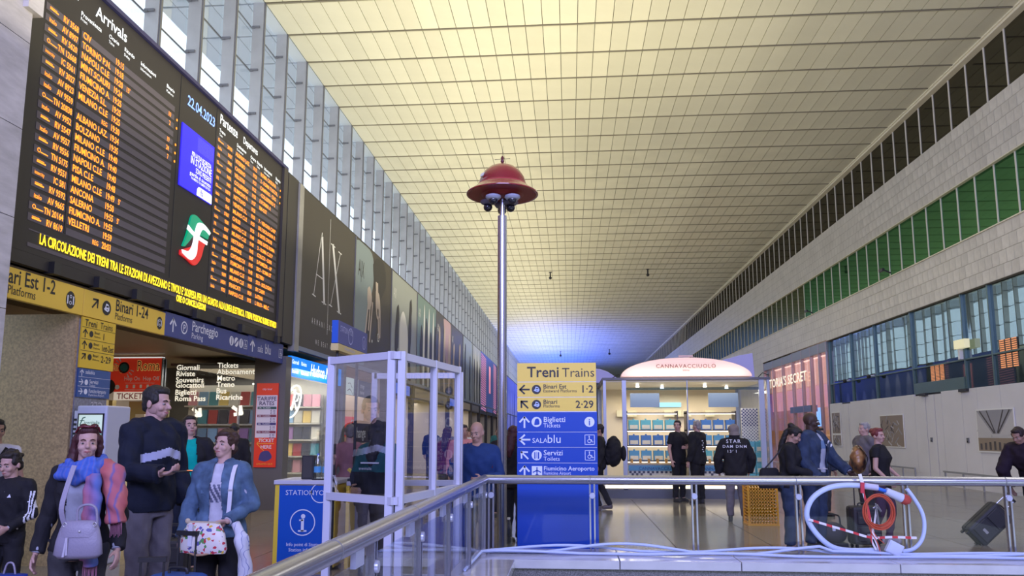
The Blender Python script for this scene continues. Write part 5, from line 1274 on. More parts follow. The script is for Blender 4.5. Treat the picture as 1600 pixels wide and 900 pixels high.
# ================================================================ LUGGAGE
def suitcase(label, loc, w, d, h, rz, col, grp=None, handle=.35, tilt=0, name='suitcase', hcol=None):
    s = thing(name, label, 'suitcase', loc, R(rz)); s.rotation_euler = (R(tilt), 0, R(rz))
    m = mat('luggage_' + col[0], col[1], .6, bump=(120, .15)); hc = hcol or dkalu
    MB().box(-w / 2, w / 2, -d / 2, d / 2, .05, h).build('case_shell', m, s, bevel=.04)
    MB().box(-w / 2 + .04, w / 2 - .04, -d / 2 - .025, -d / 2, .1, h * .52).build('front_pocket', m, s, bevel=.012)
    MB().box(-w / 2 + .05, w / 2 - .05, -d / 2 - .018, -d / 2, h * .58, h - .07).build('upper_pocket', m, s, bevel=.01)
    MB().box(-w / 2 - .006, w / 2 + .006, -.012, .0, .07, h - .02).build('zip_band', black, s)
    MB().box(-.04, .04, -d / 2 - .03, -d / 2 - .024, h * .30, h * .36).build('badge', alu, s)
    for x in (-w / 2 + .05, w / 2 - .05):
        for y in (-d / 2 + .05, d / 2 - .05): MB().lathe([(0, -.012), (.028, -.012), (.028, .012), (0, .012)], (x, y, .028), 12, 'x').build('wheel', black, s)
    MB().tube(curve([(-.07, 0, h), (-.06, 0, h + .035), (.06, 0, h + .035), (.07, 0, h)], 4), .010, 6).build('carry_handle', black, s)
    if handle:
        for x in (-.07, .07): MB().cyl((x, d / 2 - .03, h - .02), (x, d / 2 - .03, h + handle), .008, n=8).build('handle_tube', hc, s)
        MB().bar((-.085, d / 2 - .03, h + handle), (.085, d / 2 - .03, h + handle), .028, .03).build('pull_grip', black, s)
    return s


suitcase('black soft suitcase with shiny low handle between the tall man and the teal shirt', (-3.98, 7.55, 0), .42, .24, .52, 8, ('black', (.025, .025, .03)), handle=.12, hcol=steel)
suitcase('blue suitcase with black pull handle held by the denim woman', (-2.68, 5.25, 0), .36, .22, .60, -10, ('navy', (.03, .09, .30)), handle=.26, hcol=black)
suitcase('dark suitcase beside the scarf-wearing woman, only its pull handle showing', (-2.62, 4.75, 0), .36, .22, .50, 12, ('grey', (.05, .05, .06)), handle=.26, hcol=black)
suitcase('black upright suitcase with two tall handle tubes seen inside the hose loop', (4.02, 11.15, 0), .40, .24, .56, 8, ('black', (.025, .025, .03)), handle=.32, hcol=black)
f_ = suitcase('black suitcase pulled tilted along the floor near the hoarding', (6.02, 11.6, .12), .34, .24, .62, 90, ('black', (.025, .025, .03)), handle=.25, tilt=0, hcol=steel)
f_.rotation_euler = (0, R(48), 0)
f_.location = (5.62, 11.6, .06)
df_ = thing('duffel_bag', 'dark duffel bag on the floor beside the upright black suitcase', 'bag', (3.62, 11.3, 0)); dufm = mat('duffel', (.035, .028, .04), .7, bump=(40, .3))
MB().ell((0, 0, .17), (.22, .15, .16), 16).build('bag_body', dufm, df_, smooth=60); MB().box(-.19, .19, -.12, .12, 0, .05).build('bag_base', black, df_); MB().tube(curve([(-.1, -.1, .3), (-.08, -.08, .42), (.08, -.08, .42), (.1, -.1, .3)], 5), .012, 6).build('bag_handle', black, df_); MB().box(-.03, .01, -.17, -.15, .22, .26).build('luggage_tag', lil, df_)
# ================================================================ PEOPLE
PENDING = []


def skinm(n, c): return mat('skin_' + n, c, .5, spec=.35)
def cloth(n, c, b=(60, .12), var=(14, .12)): return mat('cloth_' + n, c, .8, spec=.2, bump=b, var=var)


eye_w = mat('eye_white', (.34, .32, .31), .3); eye_d = mat('eye_iris', (.03, .02, .015), .2)
SK = {'pale': skinm('pale', (.50, .31, .26)), 'tan': skinm('tan', (.42, .25, .19)), 'dark': skinm('dark', (.055, .030, .022)), 'olive': skinm('olive', (.34, .20, .15))}
LIPM = {'pale': mat('lips_pale', (.38, .14, .13), .4), 'tan': mat('lips_tan', (.30, .13, .11), .4), 'dark': mat('lips_dark', (.07, .03, .03), .4), 'olive': mat('lips_olive', (.25, .11, .09), .4)}


def loft(mb, secs, f, n=18, T=None):
    vs = []; fs = []
    for z, rx, ry, yo in secs:
        for k in range(n):
            a = 2 * PI * k / n; c, s_ = math.cos(a), math.sin(a)
            p = Vector((math.copysign(abs(c) ** .85, c) * (rx + f), yo + math.copysign(abs(s_) ** .85, s_) * (ry + f), z)); vs.append(T(p) if T else p)
    m = len(secs)
    for i in range(m - 1):
        for k in range(n):
            l = (k + 1) % n; fs.append((i * n + k, i * n + l, (i + 1) * n + l, (i + 1) * n + k))
    fs.append(tuple(range(n))[::-1]); fs.append(tuple((m - 1) * n + k for k in range(n)))
    mb.add(vs, fs)


def limb(mb, pts, rs, n=12):
    for (a, b, ra, rb) in zip(pts[:-1], pts[1:], rs[:-1], rs[1:]):
        mb.tube([a, b], [ra, rb], n)
    for p, r_ in zip(pts, rs): mb.ell(p, r_ * .985, 10)


def skinned(name, mb, mats, parent, vox, smooth=3, post=None, fold=0., fscale=11, seed=0, mirrorless=True):
    me = mb.mesh(name, mats)
    me.materials.clear()
    for m in (mats if isinstance(mats, (list, tuple)) else [mats]): me.materials.append(m)
    o = bpy.data.objects.new(name, me); COL.objects.link(o); o.parent = parent
    r_ = o.modifiers.new('r', 'REMESH'); r_.mode = 'VOXEL'; r_.voxel_size = vox; r_.use_smooth_shade = True
    if smooth: s_ = o.modifiers.new('s', 'SMOOTH'); s_.iterations = smooth; s_.factor = .5
    PENDING.append((o, post, fold, fscale, seed)); return o


def finish_people():
    bpy.context.view_layer.update()
    dg = bpy.context.evaluated_depsgraph_get()
    new = [bpy.data.meshes.new_from_object(o.evaluated_get(dg)) for o, *_ in PENDING]
    for (o, post, fold, fs_, seed), me in zip(PENDING, new):
        o.modifiers.clear(); old = o.data; mats = list(old.materials); o.data = me
        me.materials.clear()
        for m in mats: me.materials.append(m)
        n = len(me.vertices); co = np.empty(n * 3); me.vertices.foreach_get('co', co); co = co.reshape(-1, 3)
        if fold:
            no = np.empty(n * 3); me.vertices.foreach_get('normal', no); no = no.reshape(-1, 3)
            x, y, z = co.T; s_ = seed * 1.7
            # cloth folds: a few crossing warped waves, squeezed along the limbs
            w = np.sin(z * fs_ * 3.1 + 3 * np.sin(x * 13 + s_) + 2 * np.sin(y * 17 + s_ * 2)) + .7 * np.sin(z * fs_ * 5.3 + x * 37 + 2.5 * np.sin(y * 21 + s_)) + .5 * np.sin(x * 61 + z * 23 + s_)
            co = co + no * (w * fold)[:, None]
            me.vertices.foreach_set('co', co.ravel())
        if post:
            m_ = len(me.polygons); fc = np.empty(m_ * 3); me.polygons.foreach_get('center', fc); fc = fc.reshape(-1, 3)
            res = post(fc)
            if 'mi' in res: me.polygons.foreach_set('material_index', res['mi'].astype(np.int32))
            if 'cut' in res and res['cut'].any():
                bm = bmesh.new(); bm.from_mesh(me); bm.faces.ensure_lookup_table()
                bmesh.ops.delete(bm, geom=[bm.faces[i] for i in np.nonzero(res['cut'])[0]], context='FACES'); bm.to_mesh(me); bm.free()
                sl = o.modifiers.new('thickness', 'SOLIDIFY'); sl.thickness = .006; sl.offset = -1
        me.polygons.foreach_set('use_smooth', [True] * len(me.polygons)); me.update(); me.name = o.name
        bpy.data.meshes.remove(old)


def hand(mb, w, d, side, curl=.5, thumb=1, nrm=None, k=1.0):
    """palm, four unequal bent fingers and a thumb leaving the side of the palm"""
    d = Vector(d).normalized(); pn = Vector(nrm).normalized() if nrm else Vector((-side, 0, 0))
    if abs(pn.dot(d)) > .9: pn = Vector((0, -1, 0))
    pn = (pn - d * pn.dot(d)).normalized(); sx = d.cross(pn)
    pc = w + d * .05 * k
    M = Matrix((sx, pn, d)).transposed()
    mb.ell(pc, (.040 * k, .016 * k, .055 * k), 12, M)
    for i, (off, ln) in enumerate(((-.030, .062), (-.010, .074), (.010, .070), (.029, .055))):
        b = w + (d * .088 + sx * off) * k
        d1 = (d * math.cos(curl * .7) + pn * math.sin(curl * .7)); d2 = (d * math.cos(curl * 1.7) + pn * math.sin(curl * 1.7))
        m1 = b + d1 * ln * .5 * k; m2 = m1 + d2 * ln * .5 * k
        limb(mb, [b - d * .02 * k, m1, m2], [.0105 * k, .0095 * k, .0085 * k], 8)
    ts = -1 if thumb > 0 else 1
    b = w + (d * .03 + sx * ts * .03 + pn * .008) * k; m1 = b + (d * .6 + sx * ts * .7 + pn * .3).normalized() * .035 * k; m2 = m1 + (d * .85 + sx * ts * .2 + pn * .5).normalized() * .03 * k
    limb(mb, [b, m1, m2], [.013 * k, .0115 * k, .0095 * k], 8)


def person(label, loc, rz, H, skin='pale', vox=.012, lean=0, head=(0, 0), arms=None, legs=None, g=1.0, fem=False, hair=None, hairc=(.03, .02, .015), top=None, jacket=None, trousers=None, shoes=(.03, .03, .03), curl=.5, sleeves='long', seed=1, hands=None, name='person', headk=1.0, group=None, beard=None):
    p = thing(name, label, 'person', loc, R(rz), group); s = H / 1.75; p.scale = (s, s, s)
    vox = vox / s
    sw = .158 if fem else .185; hw = .098 if fem else .095
    Lm = Matrix.Rotation(R(lean), 4, 'X')
    P0 = Vector((0, 0, .95))

    def T(q):
        q = Vector(q)
        if q.z <= .95: return q
        k = min(1, (q.z - .95) / .25); return P0 + Matrix.Rotation(R(lean) * k, 4, 'X') @ (q - P0)
    arms = arms or {}
    dl = {1: (Vector((.245 if not fem else .215, .03, 1.13)), Vector((.265 if not fem else .235, -.05, .89))), -1: (Vector((-.245 if not fem else -.215, .03, 1.13)), Vector((-.265 if not fem else -.235, -.05, .89)))}
    A_ = {}
    for sd, key in ((1, 'L'), (-1, 'R')):
        e, w = arms.get(key, dl[sd]); A_[sd] = (T((sd * sw, .0, 1.415)), Vector(e), Vector(w))
    L_ = {}
    for sd, key in ((1, 'L'), (-1, 'R')):
        kn, an = (legs or {}).get(key, ((sd * .10, -.015, .50), (sd * .105, .02, .085)))
        L_[sd] = (Vector((sd * hw * .95, 0, .90)), Vector(kn), Vector(an))
    if fem: secs = [(.82, .135, .10, .01), (.90, .172, .115, .012), (.98, .158, .105, .01), (1.09, .122, .088, 0), (1.20, .138, .098, -.006), (1.29, .150, .118, -.014), (1.38, .150, .098, 0), (1.435, .120, .072, .005), (1.48, .062, .055, .01)]
    else: secs = [(.82, .135, .10, .005), (.90, .160, .11, .005), (.98, .155, .105, 0), (1.09, .145, .10, 0), (1.20, .158, .108, -.004), (1.30, .172, .118, -.006), (1.385, .175, .108, 0), (1.44, .135, .08, .004), (1.485, .068, .06, .01)]
    secs = [(z, a * g, b * g * (1 + .25 * (g - 1)), y) for z, a, b, y in secs]
    HM = Matrix.Translation(T((0, .005, 1.53))) @ Matrix.Rotation(R(head[0]), 4, 'Z') @ Matrix.Rotation(R(-head[1]), 4, 'X') @ Matrix.Scale(headk, 4)
    hp = lambda x, y, z: HM @ Vector((x, y, z - 1.53))
    H3 = HM.to_3x3()
    # ---- body, one surface
    b = MB(); loft(b, secs, -.006, T=T)
    limb(b, [T((0, .012, 1.44)), hp(0, .008, 1.58)], [.060 if fem else .066, .052 if fem else .058])
    for sd in (1, -1): b.tube([T((0, .005, 1.455)), T((sd * sw * .92, .0, 1.425))], [.05, .052], 10)
    for sd in (1, -1):
        sh, e, w = A_[sd]; ar = (.050, .039, .027) if not fem else (.043, .034, .023)
        limb(b, [sh, e, w], [r_ * (g ** .6) for r_ in ar])
        hd = (hands or {}).get('L' if sd == 1 else 'R', {})
        hand(b, w, hd.get('d', w - e), sd, hd.get('curl', curl), thumb=sd * hd.get('t', 1), nrm=hd.get('n'), k=.95 if fem else 1.03)
        h_, k_, a_ = L_[sd]
        limb(b, [h_, k_, a_], [.083 * g, .055 * g ** .7, .038]); limb(b, [a_, a_ + Vector((0, -.11, -.045))], [.038, .026])
    b.ell(hp(0, .012, 1.655), (.074, .092, .088), 18, H3); b.ell(hp(0, -.022, 1.60), (.060, .066, .080), 16, H3)
    b.ell(hp(0, -.048, 1.545), (.036 if fem else .042, .036, .030), 12, H3); b.ell(hp(0, -.01, 1.565), (.052, .055, .045), 12, H3)
    for sd in (1, -1):
        b.ell(hp(sd * .078, .008, 1.61), (.010, .020, .030), 10, H3); b.ell(hp(sd * .036, -.058, 1.592), (.026, .026, .024), 10, H3)
    b.tube([hp(0, -.083, 1.632), hp(0, -.108, 1.594)], [.0085, .0145], 8); b.ell(hp(0, -.104, 1.594), (.017, .012, .011), 8, H3)
    b.ell(hp(0, -.076, 1.645), (.048, .016, .010), 10, H3)
    b.ell(hp(0, -.085, 1.557), (.022, .010, .012), 8, H3)
    skinned('body', b, SK[skin], p, vox * .82, 2)
    # ---- face
    fc = MB()
    for sd in (1, -1): fc.ell(hp(sd * .031, -.0755, 1.622), (.0125, .010, .0065), 10, H3)
    ey = fc.build('eyes', eye_w, p, smooth=80); ir = MB()
    for sd in (1, -1): ir.ell(hp(sd * .031, -.0835, 1.622), (.0064, .0035, .0060), 8, H3)
    ir.build('iris', eye_d, ey, smooth=80)
    hm = mat('hair_%d_%d_%d' % tuple(int(c * 200) for c in hairc), hairc, .55, var=(50, .35, (1, 1, .15)), bump=(90, .4, (1, 1, .12)), spec=.4)
    if hair != 'covered':
        bw = MB()
        for sd in (1, -1): bw.tube([hp(sd * .014, -.090, 1.643), hp(sd * .030, -.090, 1.650), hp(sd * .047, -.076, 1.643)], [.0038, .0042, .0025], 6)
        bw.build('eyebrows', hm, p)
        lm = MB(); lm.tube([hp(-.022, -.083, 1.563), hp(-.008, -.0955, 1.5655), hp(0, -.096, 1.5640), hp(.008, -.0955, 1.5655), hp(.022, -.083, 1.563)], [.002, .0042, .004, .0042, .002], 6)
        lm.tube([hp(-.018, -.085, 1.560), hp(0, -.0955, 1.5575), hp(.018, -.085, 1.560)], [.002, .0055, .002], 6); lm.build('lips', LIPM[skin], p)
    # ---- hair
    if hair and hair not in ('bald', 'hood', 'covered'):
        h = MB(); lift = .012
        h.ell(hp(0, .024, 1.668), (.080, .090, .088), 18, H3)
        h.ell(hp(0, -.030, 1.712), (.062, .048, .036), 14, H3)
        for sd in (1, -1): h.ell(hp(sd * .060, .0, 1.655), (.024, .05, .045), 12, H3)
        if hair == 'short': h.ell(hp(0, .06, 1.60), (.062, .045, .055), 12, H3)
        if hair == 'curly':
            rs = random.Random(seed)
            for k in range(34):
                a = rs.uniform(0, 2 * PI); el = rs.uniform(.0, 1.5); r_ = .09
                x, y, z = math.cos(a) * math.cos(el) * .082, math.sin(a) * math.cos(el) * .09 + .02, math.sin(el) * .085
                if y < -.04 and z < .045: continue
                h.ell(hp(x, y, 1.665 + z), (.022, .022, .022), 8, H3)
            h.ell(hp(0, .07, 1.60), (.07, .05, .06), 12, H3)
        if hair in ('bob', 'long', 'longside'):
            h.ell(hp(0, .05, 1.60), (.082, .07, .08), 14, H3)
            for sd in (1, -1): h.tube([hp(sd * .072, .0, 1.68), hp(sd * .084, .01, 1.60), hp(sd * .076, .02, 1.53)], [.022, .024, .020], 10)
        if hair == 'long': h.tube([hp(0, .07, 1.6), hp(0, .085, 1.5), T((0, .12, 1.38)), T((0, .125, 1.27))], [.07, .075, .07, .03], 12)
        if hair == 'longside':
            h.tube([hp(-.075, .03, 1.6), hp(-.088, .02, 1.52), T((-.105, -.045, 1.43)), T((-.10, -.085, 1.37))], [.035, .038, .032, .014], 10); h.tube([hp(.07, .05, 1.6), hp(.06, .07, 1.50), T((.05, .10, 1.42))], [.035, .035, .02], 10)
        if hair == 'ponytail': h.ell(hp(0, .10, 1.72), (.045, .05, .045), 12, H3); h.tube([hp(0, .095, 1.68), hp(0, .115, 1.60), T((0, .125, 1.47)), T((0, .14, 1.36)), T((0, .14, 1.25))], [.03, .04, .045, .04, .018], 10)
        if hair == 'bun': h.ell(hp(0, .10, 1.70), (.05, .045, .045), 12, H3)
        skinned('hair', h, hm, p, max(vox * .9, .007), 2, fold=.0016, fscale=30, seed=seed)
    if beard:
        h = MB(); h.ell(hp(0, -.040, 1.547), (.046, .045, .034), 12, H3)
        for sd in (1, -1): h.ell(hp(sd * .052, -.01, 1.575), (.014, .04, .035), 10, H3)
        skinned('beard', h, mat('stubble_' + skin, tuple(c * .7 for c in SK[skin].node_tree.nodes['Principled BSDF'].inputs[0].default_value[:3]), .8), p, vox * .8, 2)
    # ---- clothes
    if trousers:
        col, infl, zend = trousers[0], trousers[1], trousers[2] if len(trousers) > 2 else .09
        t_ = MB(); loft(t_, [x for x in secs if x[0] < 1.05], infl, T=T)
        for sd in (1, -1):
            h_, k_, a_ = L_[sd]; e_ = k_.lerp(a_, min(1, (k_.z - zend) / (k_.z - a_.z)))
            t_.tube([h_, k_, e_], [.088 * g + infl, .060 * g ** .7 + infl, .046 + infl], 14); t_.ell(h_, .088 * g + infl, 12); t_.ell(k_, .059 * g ** .7 + infl, 10)
        skinned('trousers', t_, col, p, vox, 2, fold=.0035, fscale=9, seed=seed)
    for nm, spec in (('shirt', top), ('jacket', jacket)):
        if not spec: continue
        infl = spec.get('infl', .010 if nm == 'shirt' else .024); zb = spec.get('z', .92 if nm == 'shirt' else .86)
        t_ = MB(); ss = [x for x in secs if x[0] >= .82 and x[0] > zb - .1]; loft(t_, ss[:-1] + [(1.475 if nm == 'shirt' else 1.49, .066 * g, .058 * g, .012)], infl, T=T)
        sl = spec.get('sleeve', 1.0)
        for sd in (1, -1): t_.tube([T((0, .005, 1.445)), T((sd * sw * .92, .0, 1.42))], [.05 + infl, .052 + infl], 10)
        for sd in (1, -1):
            sh, e, w = A_[sd]; ar = [r_ * (g ** .6) + infl for r_ in ((.053, .041, .031) if not fem else (.047, .036, .027))]
            if sl <= .5: t_.tube([sh, sh.lerp(e, sl * 2)], [ar[0], ar[0] * .95], 12); t_.ell(sh, ar[0], 10)
            else:
                q = e.lerp(w, (sl - .5) * 2); t_.tube([sh, e, q], [ar[0], ar[1] + .004, ar[2]], 12); t_.ell(sh, ar[0], 10); t_.ell(e, ar[1] + .003, 10)
        if spec.get('hood'):
            t_.tube([T((-.09, .06, 1.47)), T((0, .115, 1.45)), T((.09, .06, 1.47))], [.035, .055, .035], 10); t_.ell(T((0, .10, 1.42)), (.09, .05, .07), 12)
        if spec.get('collar'): t_.tube([T((-.065, -.04, 1.47)), T((-.075, .03, 1.50)), T((0, .085, 1.51)), T((.075, .03, 1.50)), T((.065, -.04, 1.47))], .018, 8)
        if spec.get('hoodup'):
            t_.ell(hp(0, .03, 1.66), (.105, .115, .115), 16, H3); t_.ell(hp(0, .05, 1.57), (.10, .09, .10), 14, H3); t_.tube([T((0, .03, 1.44)), hp(0, .04, 1.55)], [.10, .09], 12)
        op = spec.get('open', 0); reg = spec.get('region'); sc_ = 1

        def post(c, zb=zb, op=op, reg=reg, nm=nm, hu=spec.get('hoodup')):
            r_ = {}; cut = c[:, 2] < zb
            if op: cut |= (np.abs(c[:, 0] - spec.get('ox', 0)) < op * (1 - .35 * np.clip((c[:, 2] - 1.15) / .35, 0, 1))) & (c[:, 1] < -.03) & (c[:, 2] > zb - .1) & (c[:, 2] < 1.53) & (np.abs(c[:, 0]) < .13)
            r_['cut'] = cut
            if reg: r_['mi'] = reg(c)
            return r_
        skinned(nm, t_, spec['m'], p, vox, 2, post=post, fold=spec.get('fold', .003 if nm == 'shirt' else .0045), fscale=spec.get('fs', 8), seed=seed + (3 if nm == 'jacket' else 0))
    if shoes:
        for sd in (1, -1):
            a_ = L_[sd][2]; q = MB(); zf = a_.z - .085
            q.ell((a_.x, a_.y - .06, zf + .045), (.043, .125, .04), 14); q.ell((a_.x, a_.y - .0, zf + .075), (.042, .055, .055), 12); q.box(a_.x - .038, a_.x + .038, a_.y - .17, a_.y + .05, zf + .0, zf + .03)
            skinned('shoe', q, mat('shoe_%d_%d' % (int(shoes[0] * 99), int(shoes[2] * 99)), shoes, .5), p, max(vox, .010), 2)
    return p, T, hp, s


def strap(par, pts, w, m, th=.006, name='strap'):
    mb = MB(); c = curve(pts, 5)
    for a, b in zip(c[:-1], c[1:]): mb.bar(a, b + (b - a) * .1, w, th, up=(0, -1, 0))
    return mb.build(name, m, par)


CB = cloth('black', (.018, .018, .022)); CN = cloth('navy', (.02, .035, .10)); CG = cloth('grey', (.16, .15, .17)); CT = cloth('teal', (.0, .38, .34)); CW = cloth('white', (.62, .60, .64)); CDG = cloth('darkgrey', (.05, .05, .055))
DEN = cloth('denim', (.085, .145, .235), var=(9, .45)); DEND = cloth('dark_denim', (.034, .052, .10), var=(10, .35)); CBK2 = cloth('blue_black', (.012, .016, .03))
print_w = mat('print_offwhite', (.70, .72, .80), .6)


def stripes_sleeve(c):      # three pale stripes down the outside of the sleeve
    o = np.zeros(len(c), int); d = np.abs(c[:, 0]) > .20
    for k in (-.028, 0, .028): o[(np.abs(np.abs(c[:, 0]) - .268 - k * .8) < .006) & (c[:, 1] < .03) & (c[:, 2] < 1.36)] = 1
    return o


def chest_band(c):
    o = np.zeros(len(c), int); o[(np.abs(c[:, 2] - 1.275 - np.abs(c[:, 0]) * -.25) < .030) & (c[:, 1] < .02) & (np.abs(c[:, 0]) < .19)] = 1; return o


# -- front left group
pm, T, hp, s = person('man in a white T-shirt with dark crossbody strap beside the stone pier', (-5.84, 7.5, 0), 35, 1.70, 'olive', .011, head=(20, -4), hair='short', hairc=(.02, .018, .016), top=dict(m=cloth('tee_white', (.5, .5, .56)), sleeve=.28), trousers=(CDG, .012), seed=2)
strap(pm, [(.09, .06, 1.45), (.12, -.03, 1.46), (.05, -.14, 1.33), (-.08, -.145, 1.12), (-.16, -.10, 1.0)], .035, CB)
pm, T, hp, s = person('boy in a black tracksuit with three pale stripes on the sleeves', (-4.66, 6.2, 0), 8, 1.385, 'pale', .009, head=(-12, -12), hair='curly', hairc=(.018, .014, .012), jacket=dict(m=[CB, print_w], infl=.022, z=.84, region=stripes_sleeve, collar=True), top=dict(m=CW), trousers=(CB, .016), arms={'L': ((.25, -.02, 1.12), (.13, -.22, 1.0)), 'R': ((-.25, -.02, 1.12), (-.14, -.22, 1.0))}, headk=1.14, seed=3)
lg = MB(); lg.add([(.06, -.150, 1.30), (.10, -.147, 1.30), (.085, -.147, 1.335)], [(0, 1, 2)]); lg.build('chest_logo', print_w, pm)
# woman with the scarf
scarf_b = ramp_mat('scarf_plaid', 'wave', 5.0, [(0, (.04, .10, .42)), (.35, (.07, .15, .50)), (.6, (.12, .13, .40)), (.8, (.05, .12, .48))], .85, (1, .4, 2.2), extra=3, const=False)
scarf_p = ramp_mat('scarf_coral', 'wave', 3.0, [(0, (.42, .10, .11)), (.5, (.48, .15, .15)), (.75, (.14, .12, .32)), (.9, (.42, .12, .16))], .85, (.6, .6, 2.4), extra=2, const=False)
wm, T, hp, s = person('woman with plaid scarf, black jacket and sunglasses pushed up on dark red hair', (-3.14, 4.85, 0), 12, 1.60, 'pale', .0075, fem=True, g=1.04, head=(22, 2), hair='longside', hairc=(.055, .012, .014), top=dict(m=cloth('tee_grey', (.36, .38, .46)), z=.88), jacket=dict(m=CB, infl=.020, z=.84, open=.070, collar=False),
    trousers=(CDG, .012), arms={'R': ((-.235, .03, 1.12), (-.26, -.05, .88)), 'L': ((.24, .03, 1.13), (.28, -.08, .90))}, seed=4)
sg = MB(); sg.tube([hp(-.078, -.01, 1.70), hp(-.06, -.055, 1.735), hp(-.03, -.075, 1.742), hp(0, -.078, 1.738), hp(.03, -.075, 1.742), hp(.06, -.055, 1.735), hp(.078, -.01, 1.70)], .008, 8)
gl = sg.build('sunglasses', mat('glasses_maroon', (.12, .01, .02), .25), wm, smooth=60); q = MB()
for sd in (1, -1): q.ell(hp(sd * .034, -.062, 1.745), (.028, .012, .018), 12, Matrix.Rotation(R(-30), 3, 'X'))
q.build('lens', mat('lens_brown', (.05, .01, .01), .1), gl, smooth=60)
sc1 = MB()
sc1.tube([T((-.12, -.03, 1.455)), T((-.10, -.115, 1.42)), T((0, -.155, 1.40)), T((.10, -.12, 1.44)), T((.13, -.02, 1.475)), T((.08, .08, 1.50)), T((-.05, .09, 1.49))], [.045, .052, .06, .058, .055, .05, .045], 12)
sc1.tube([T((-.10, -.06, 1.48)), T((0, -.13, 1.455)), T((.10, -.09, 1.50))], [.035, .045, .045], 10)
skinned('scarf_wrap', sc1, scarf_b, wm, .008, 2, fold=.006, fscale=16, seed=2)
sc2 = MB(); sc2.tube([(.13, -.02, 1.47), (.20, -.06, 1.42), (.25, -.085, 1.25), (.26, -.09, 1.08)], [.06, .085, .072, .06], 14)
skinned('scarf_shoulder', sc2, scarf_p, wm, .008, 2, fold=.006, fscale=12, seed=5)
sc3 = MB(); sc3.tube([(.13, -.155, 1.42), (.145, -.175, 1.25), (.15, -.18, 1.0), (.145, -.175, .80)], [.035, .04, .042, .046], 10); sc3.tube([(.09, -.155, 1.40), (.10, -.17, 1.2), (.105, -.175, .84)], [.03, .035, .036], 10)
skinned('scarf_end', sc3, ramp_mat('scarf_end_plaid', 'wave', 1.6, [(0, (.45, .12, .13)), (.32, (.10, .15, .42)), (.62, (.04, .13, .55)), (.85, (.42, .12, .15))], .85, (.2, .2, 1.6), extra=1, const=False), wm, .007, 2, fold=.004, fscale=14, seed=7)
fr = MB()
for k in range(12): fr.tube([(.095 + k * .008, -.165, .80), (.095 + k * .008 + .004 * math.sin(k * 2), -.165, .72)], [.003, .002], 5)
for k in range(9): fr.tube([(.23 + k * .009, -.10, 1.08), (.235 + k * .009, -.11, .98 + .01 * (k % 3))], [.003, .002], 5)
tag(fr.build('scarf_fringe', cloth('fringe', (.35, .15, .22)), wm), kind='stuff')
# her handbag
hb = thing('handbag', 'lilac grey leather handbag with flap hanging in front of the scarf-wearing woman', 'bag', (-2.975, 4.585, .80), R(10)); lea = mat('leather_lilac', (.27, .25, .33), .42, bump=(90, .15))
t_ = MB(); loft(t_, [(.0, .13, .035, 0), (.03, .165, .055, 0), (.12, .155, .05, 0), (.20, .135, .038, 0), (.24, .12, .03, 0)], 0, 20); t_.build('bag_body', lea, hb, smooth=60)
t_ = MB(); loft(t_, [(.15, .125, .052, 0), (.20, .130, .048, 0), (.25, .115, .034, 0), (.262, .09, .02, 0)], 0, 20); t_.build('flap', lea, hb, smooth=60)
MB().tube(curve([(-.02, 0, .24), (-.02, 0, .34), (.04, 0, .37), (.10, 0, .34), (.115, 0, .22)], 5), .009, 8).build('top_handle', lea, hb, smooth=60)
MB().cyl((-.075, -.055, .02), (-.06, -.062, .15), .009, .005).cyl((-.055, -.055, .03), (-.055, -.062, .15), .007, .005).build('tassel', mat('leather_pale', (.5, .48, .58), .4), hb)
for x in (-.09, .11): MB().tube([(x + .012 * math.cos(a), -.03, .235 + .014 * math.sin(a)) for a in [2 * PI * k / 10 for k in range(10)]], .003, 6, closed=True).build('metal_ring', alu, hb)
MB().ell((.02, -.055, .19), (.008, .004, .008), 8).build('clasp', alu, hb)
hb.scale = (.86, .86, .86)
strap(hb, [(-.10, .0, .22), (-.125, -.02, .34), (-.12, .02, .48), (-.10, .07, .64)], .034, lea, name='shoulder_strap')
t_ = thing('shopping_bag', 'blue shopping bag hanging from the hand of the scarf-wearing woman', 'bag', (-3.50, 4.72, .30), 0)
t2 = MB(); loft(t2, [(.0, .11, .05, 0), (.2, .13, .06, 0), (.38, .12, .03, 0)], 0, 14); t2.build('bag_body', cloth('bag_blue', (.02, .04, .22)), t_, smooth=40); MB().tube(curve([(-.04, 0, .37), (-.02, 0, .44), (.02, 0, .44), (.04, 0, .37)], 4), .006, 6).build('bag_handle', lea, t_); MB().bar((-.1, -.055, .05), (-.085, -.055, .36), .012, .004).build('bag_stripe', print_w, t_)

# tall man
tm, T, hp, s = person('tall dark-haired man in a black hooded jacket with a pale chest band, holding a phone', (-3.30, 5.95, 0), 72, 1.93, 'pale', .009, head=(14, -6), hair='short', hairc=(.022, .018, .016), beard=True, g=.92,
    jacket=dict(m=[CBK2, mat('band_lilac', (.42, .45, .62), .7)], infl=.038, z=.86, hood=True, region=chest_band, fold=.005), top=None, trousers=(CG, .014),
    arms={'L': ((.25, .02, 1.13), (.25, -.08, .89)), 'R': ((-.24, -.05, 1.15), (-.20, -.29, 1.13))}, hands={'R': dict(d=(.15, -1, .1), curl=.75, n=(0, -.1, 1)), 'L': dict(d=(-.3, -1, .0), curl=1.0)}, seed=6)
ph = thing('phone', 'black phone with a glowing edge held out by the tall man', 'phone', (-2.87, 5.62, 1.262), R(66)); MB().box(-.075, .075, -.036, .036, 0, .011).build('phone_body', black, ph, bevel=.003); MB().box(.05, .074, -.03, .03, .0111, .0125).build('lit_screen', mat('phone_glow', (1, .3, .1), .4, emit=((1, .25, .06), 2)), ph)
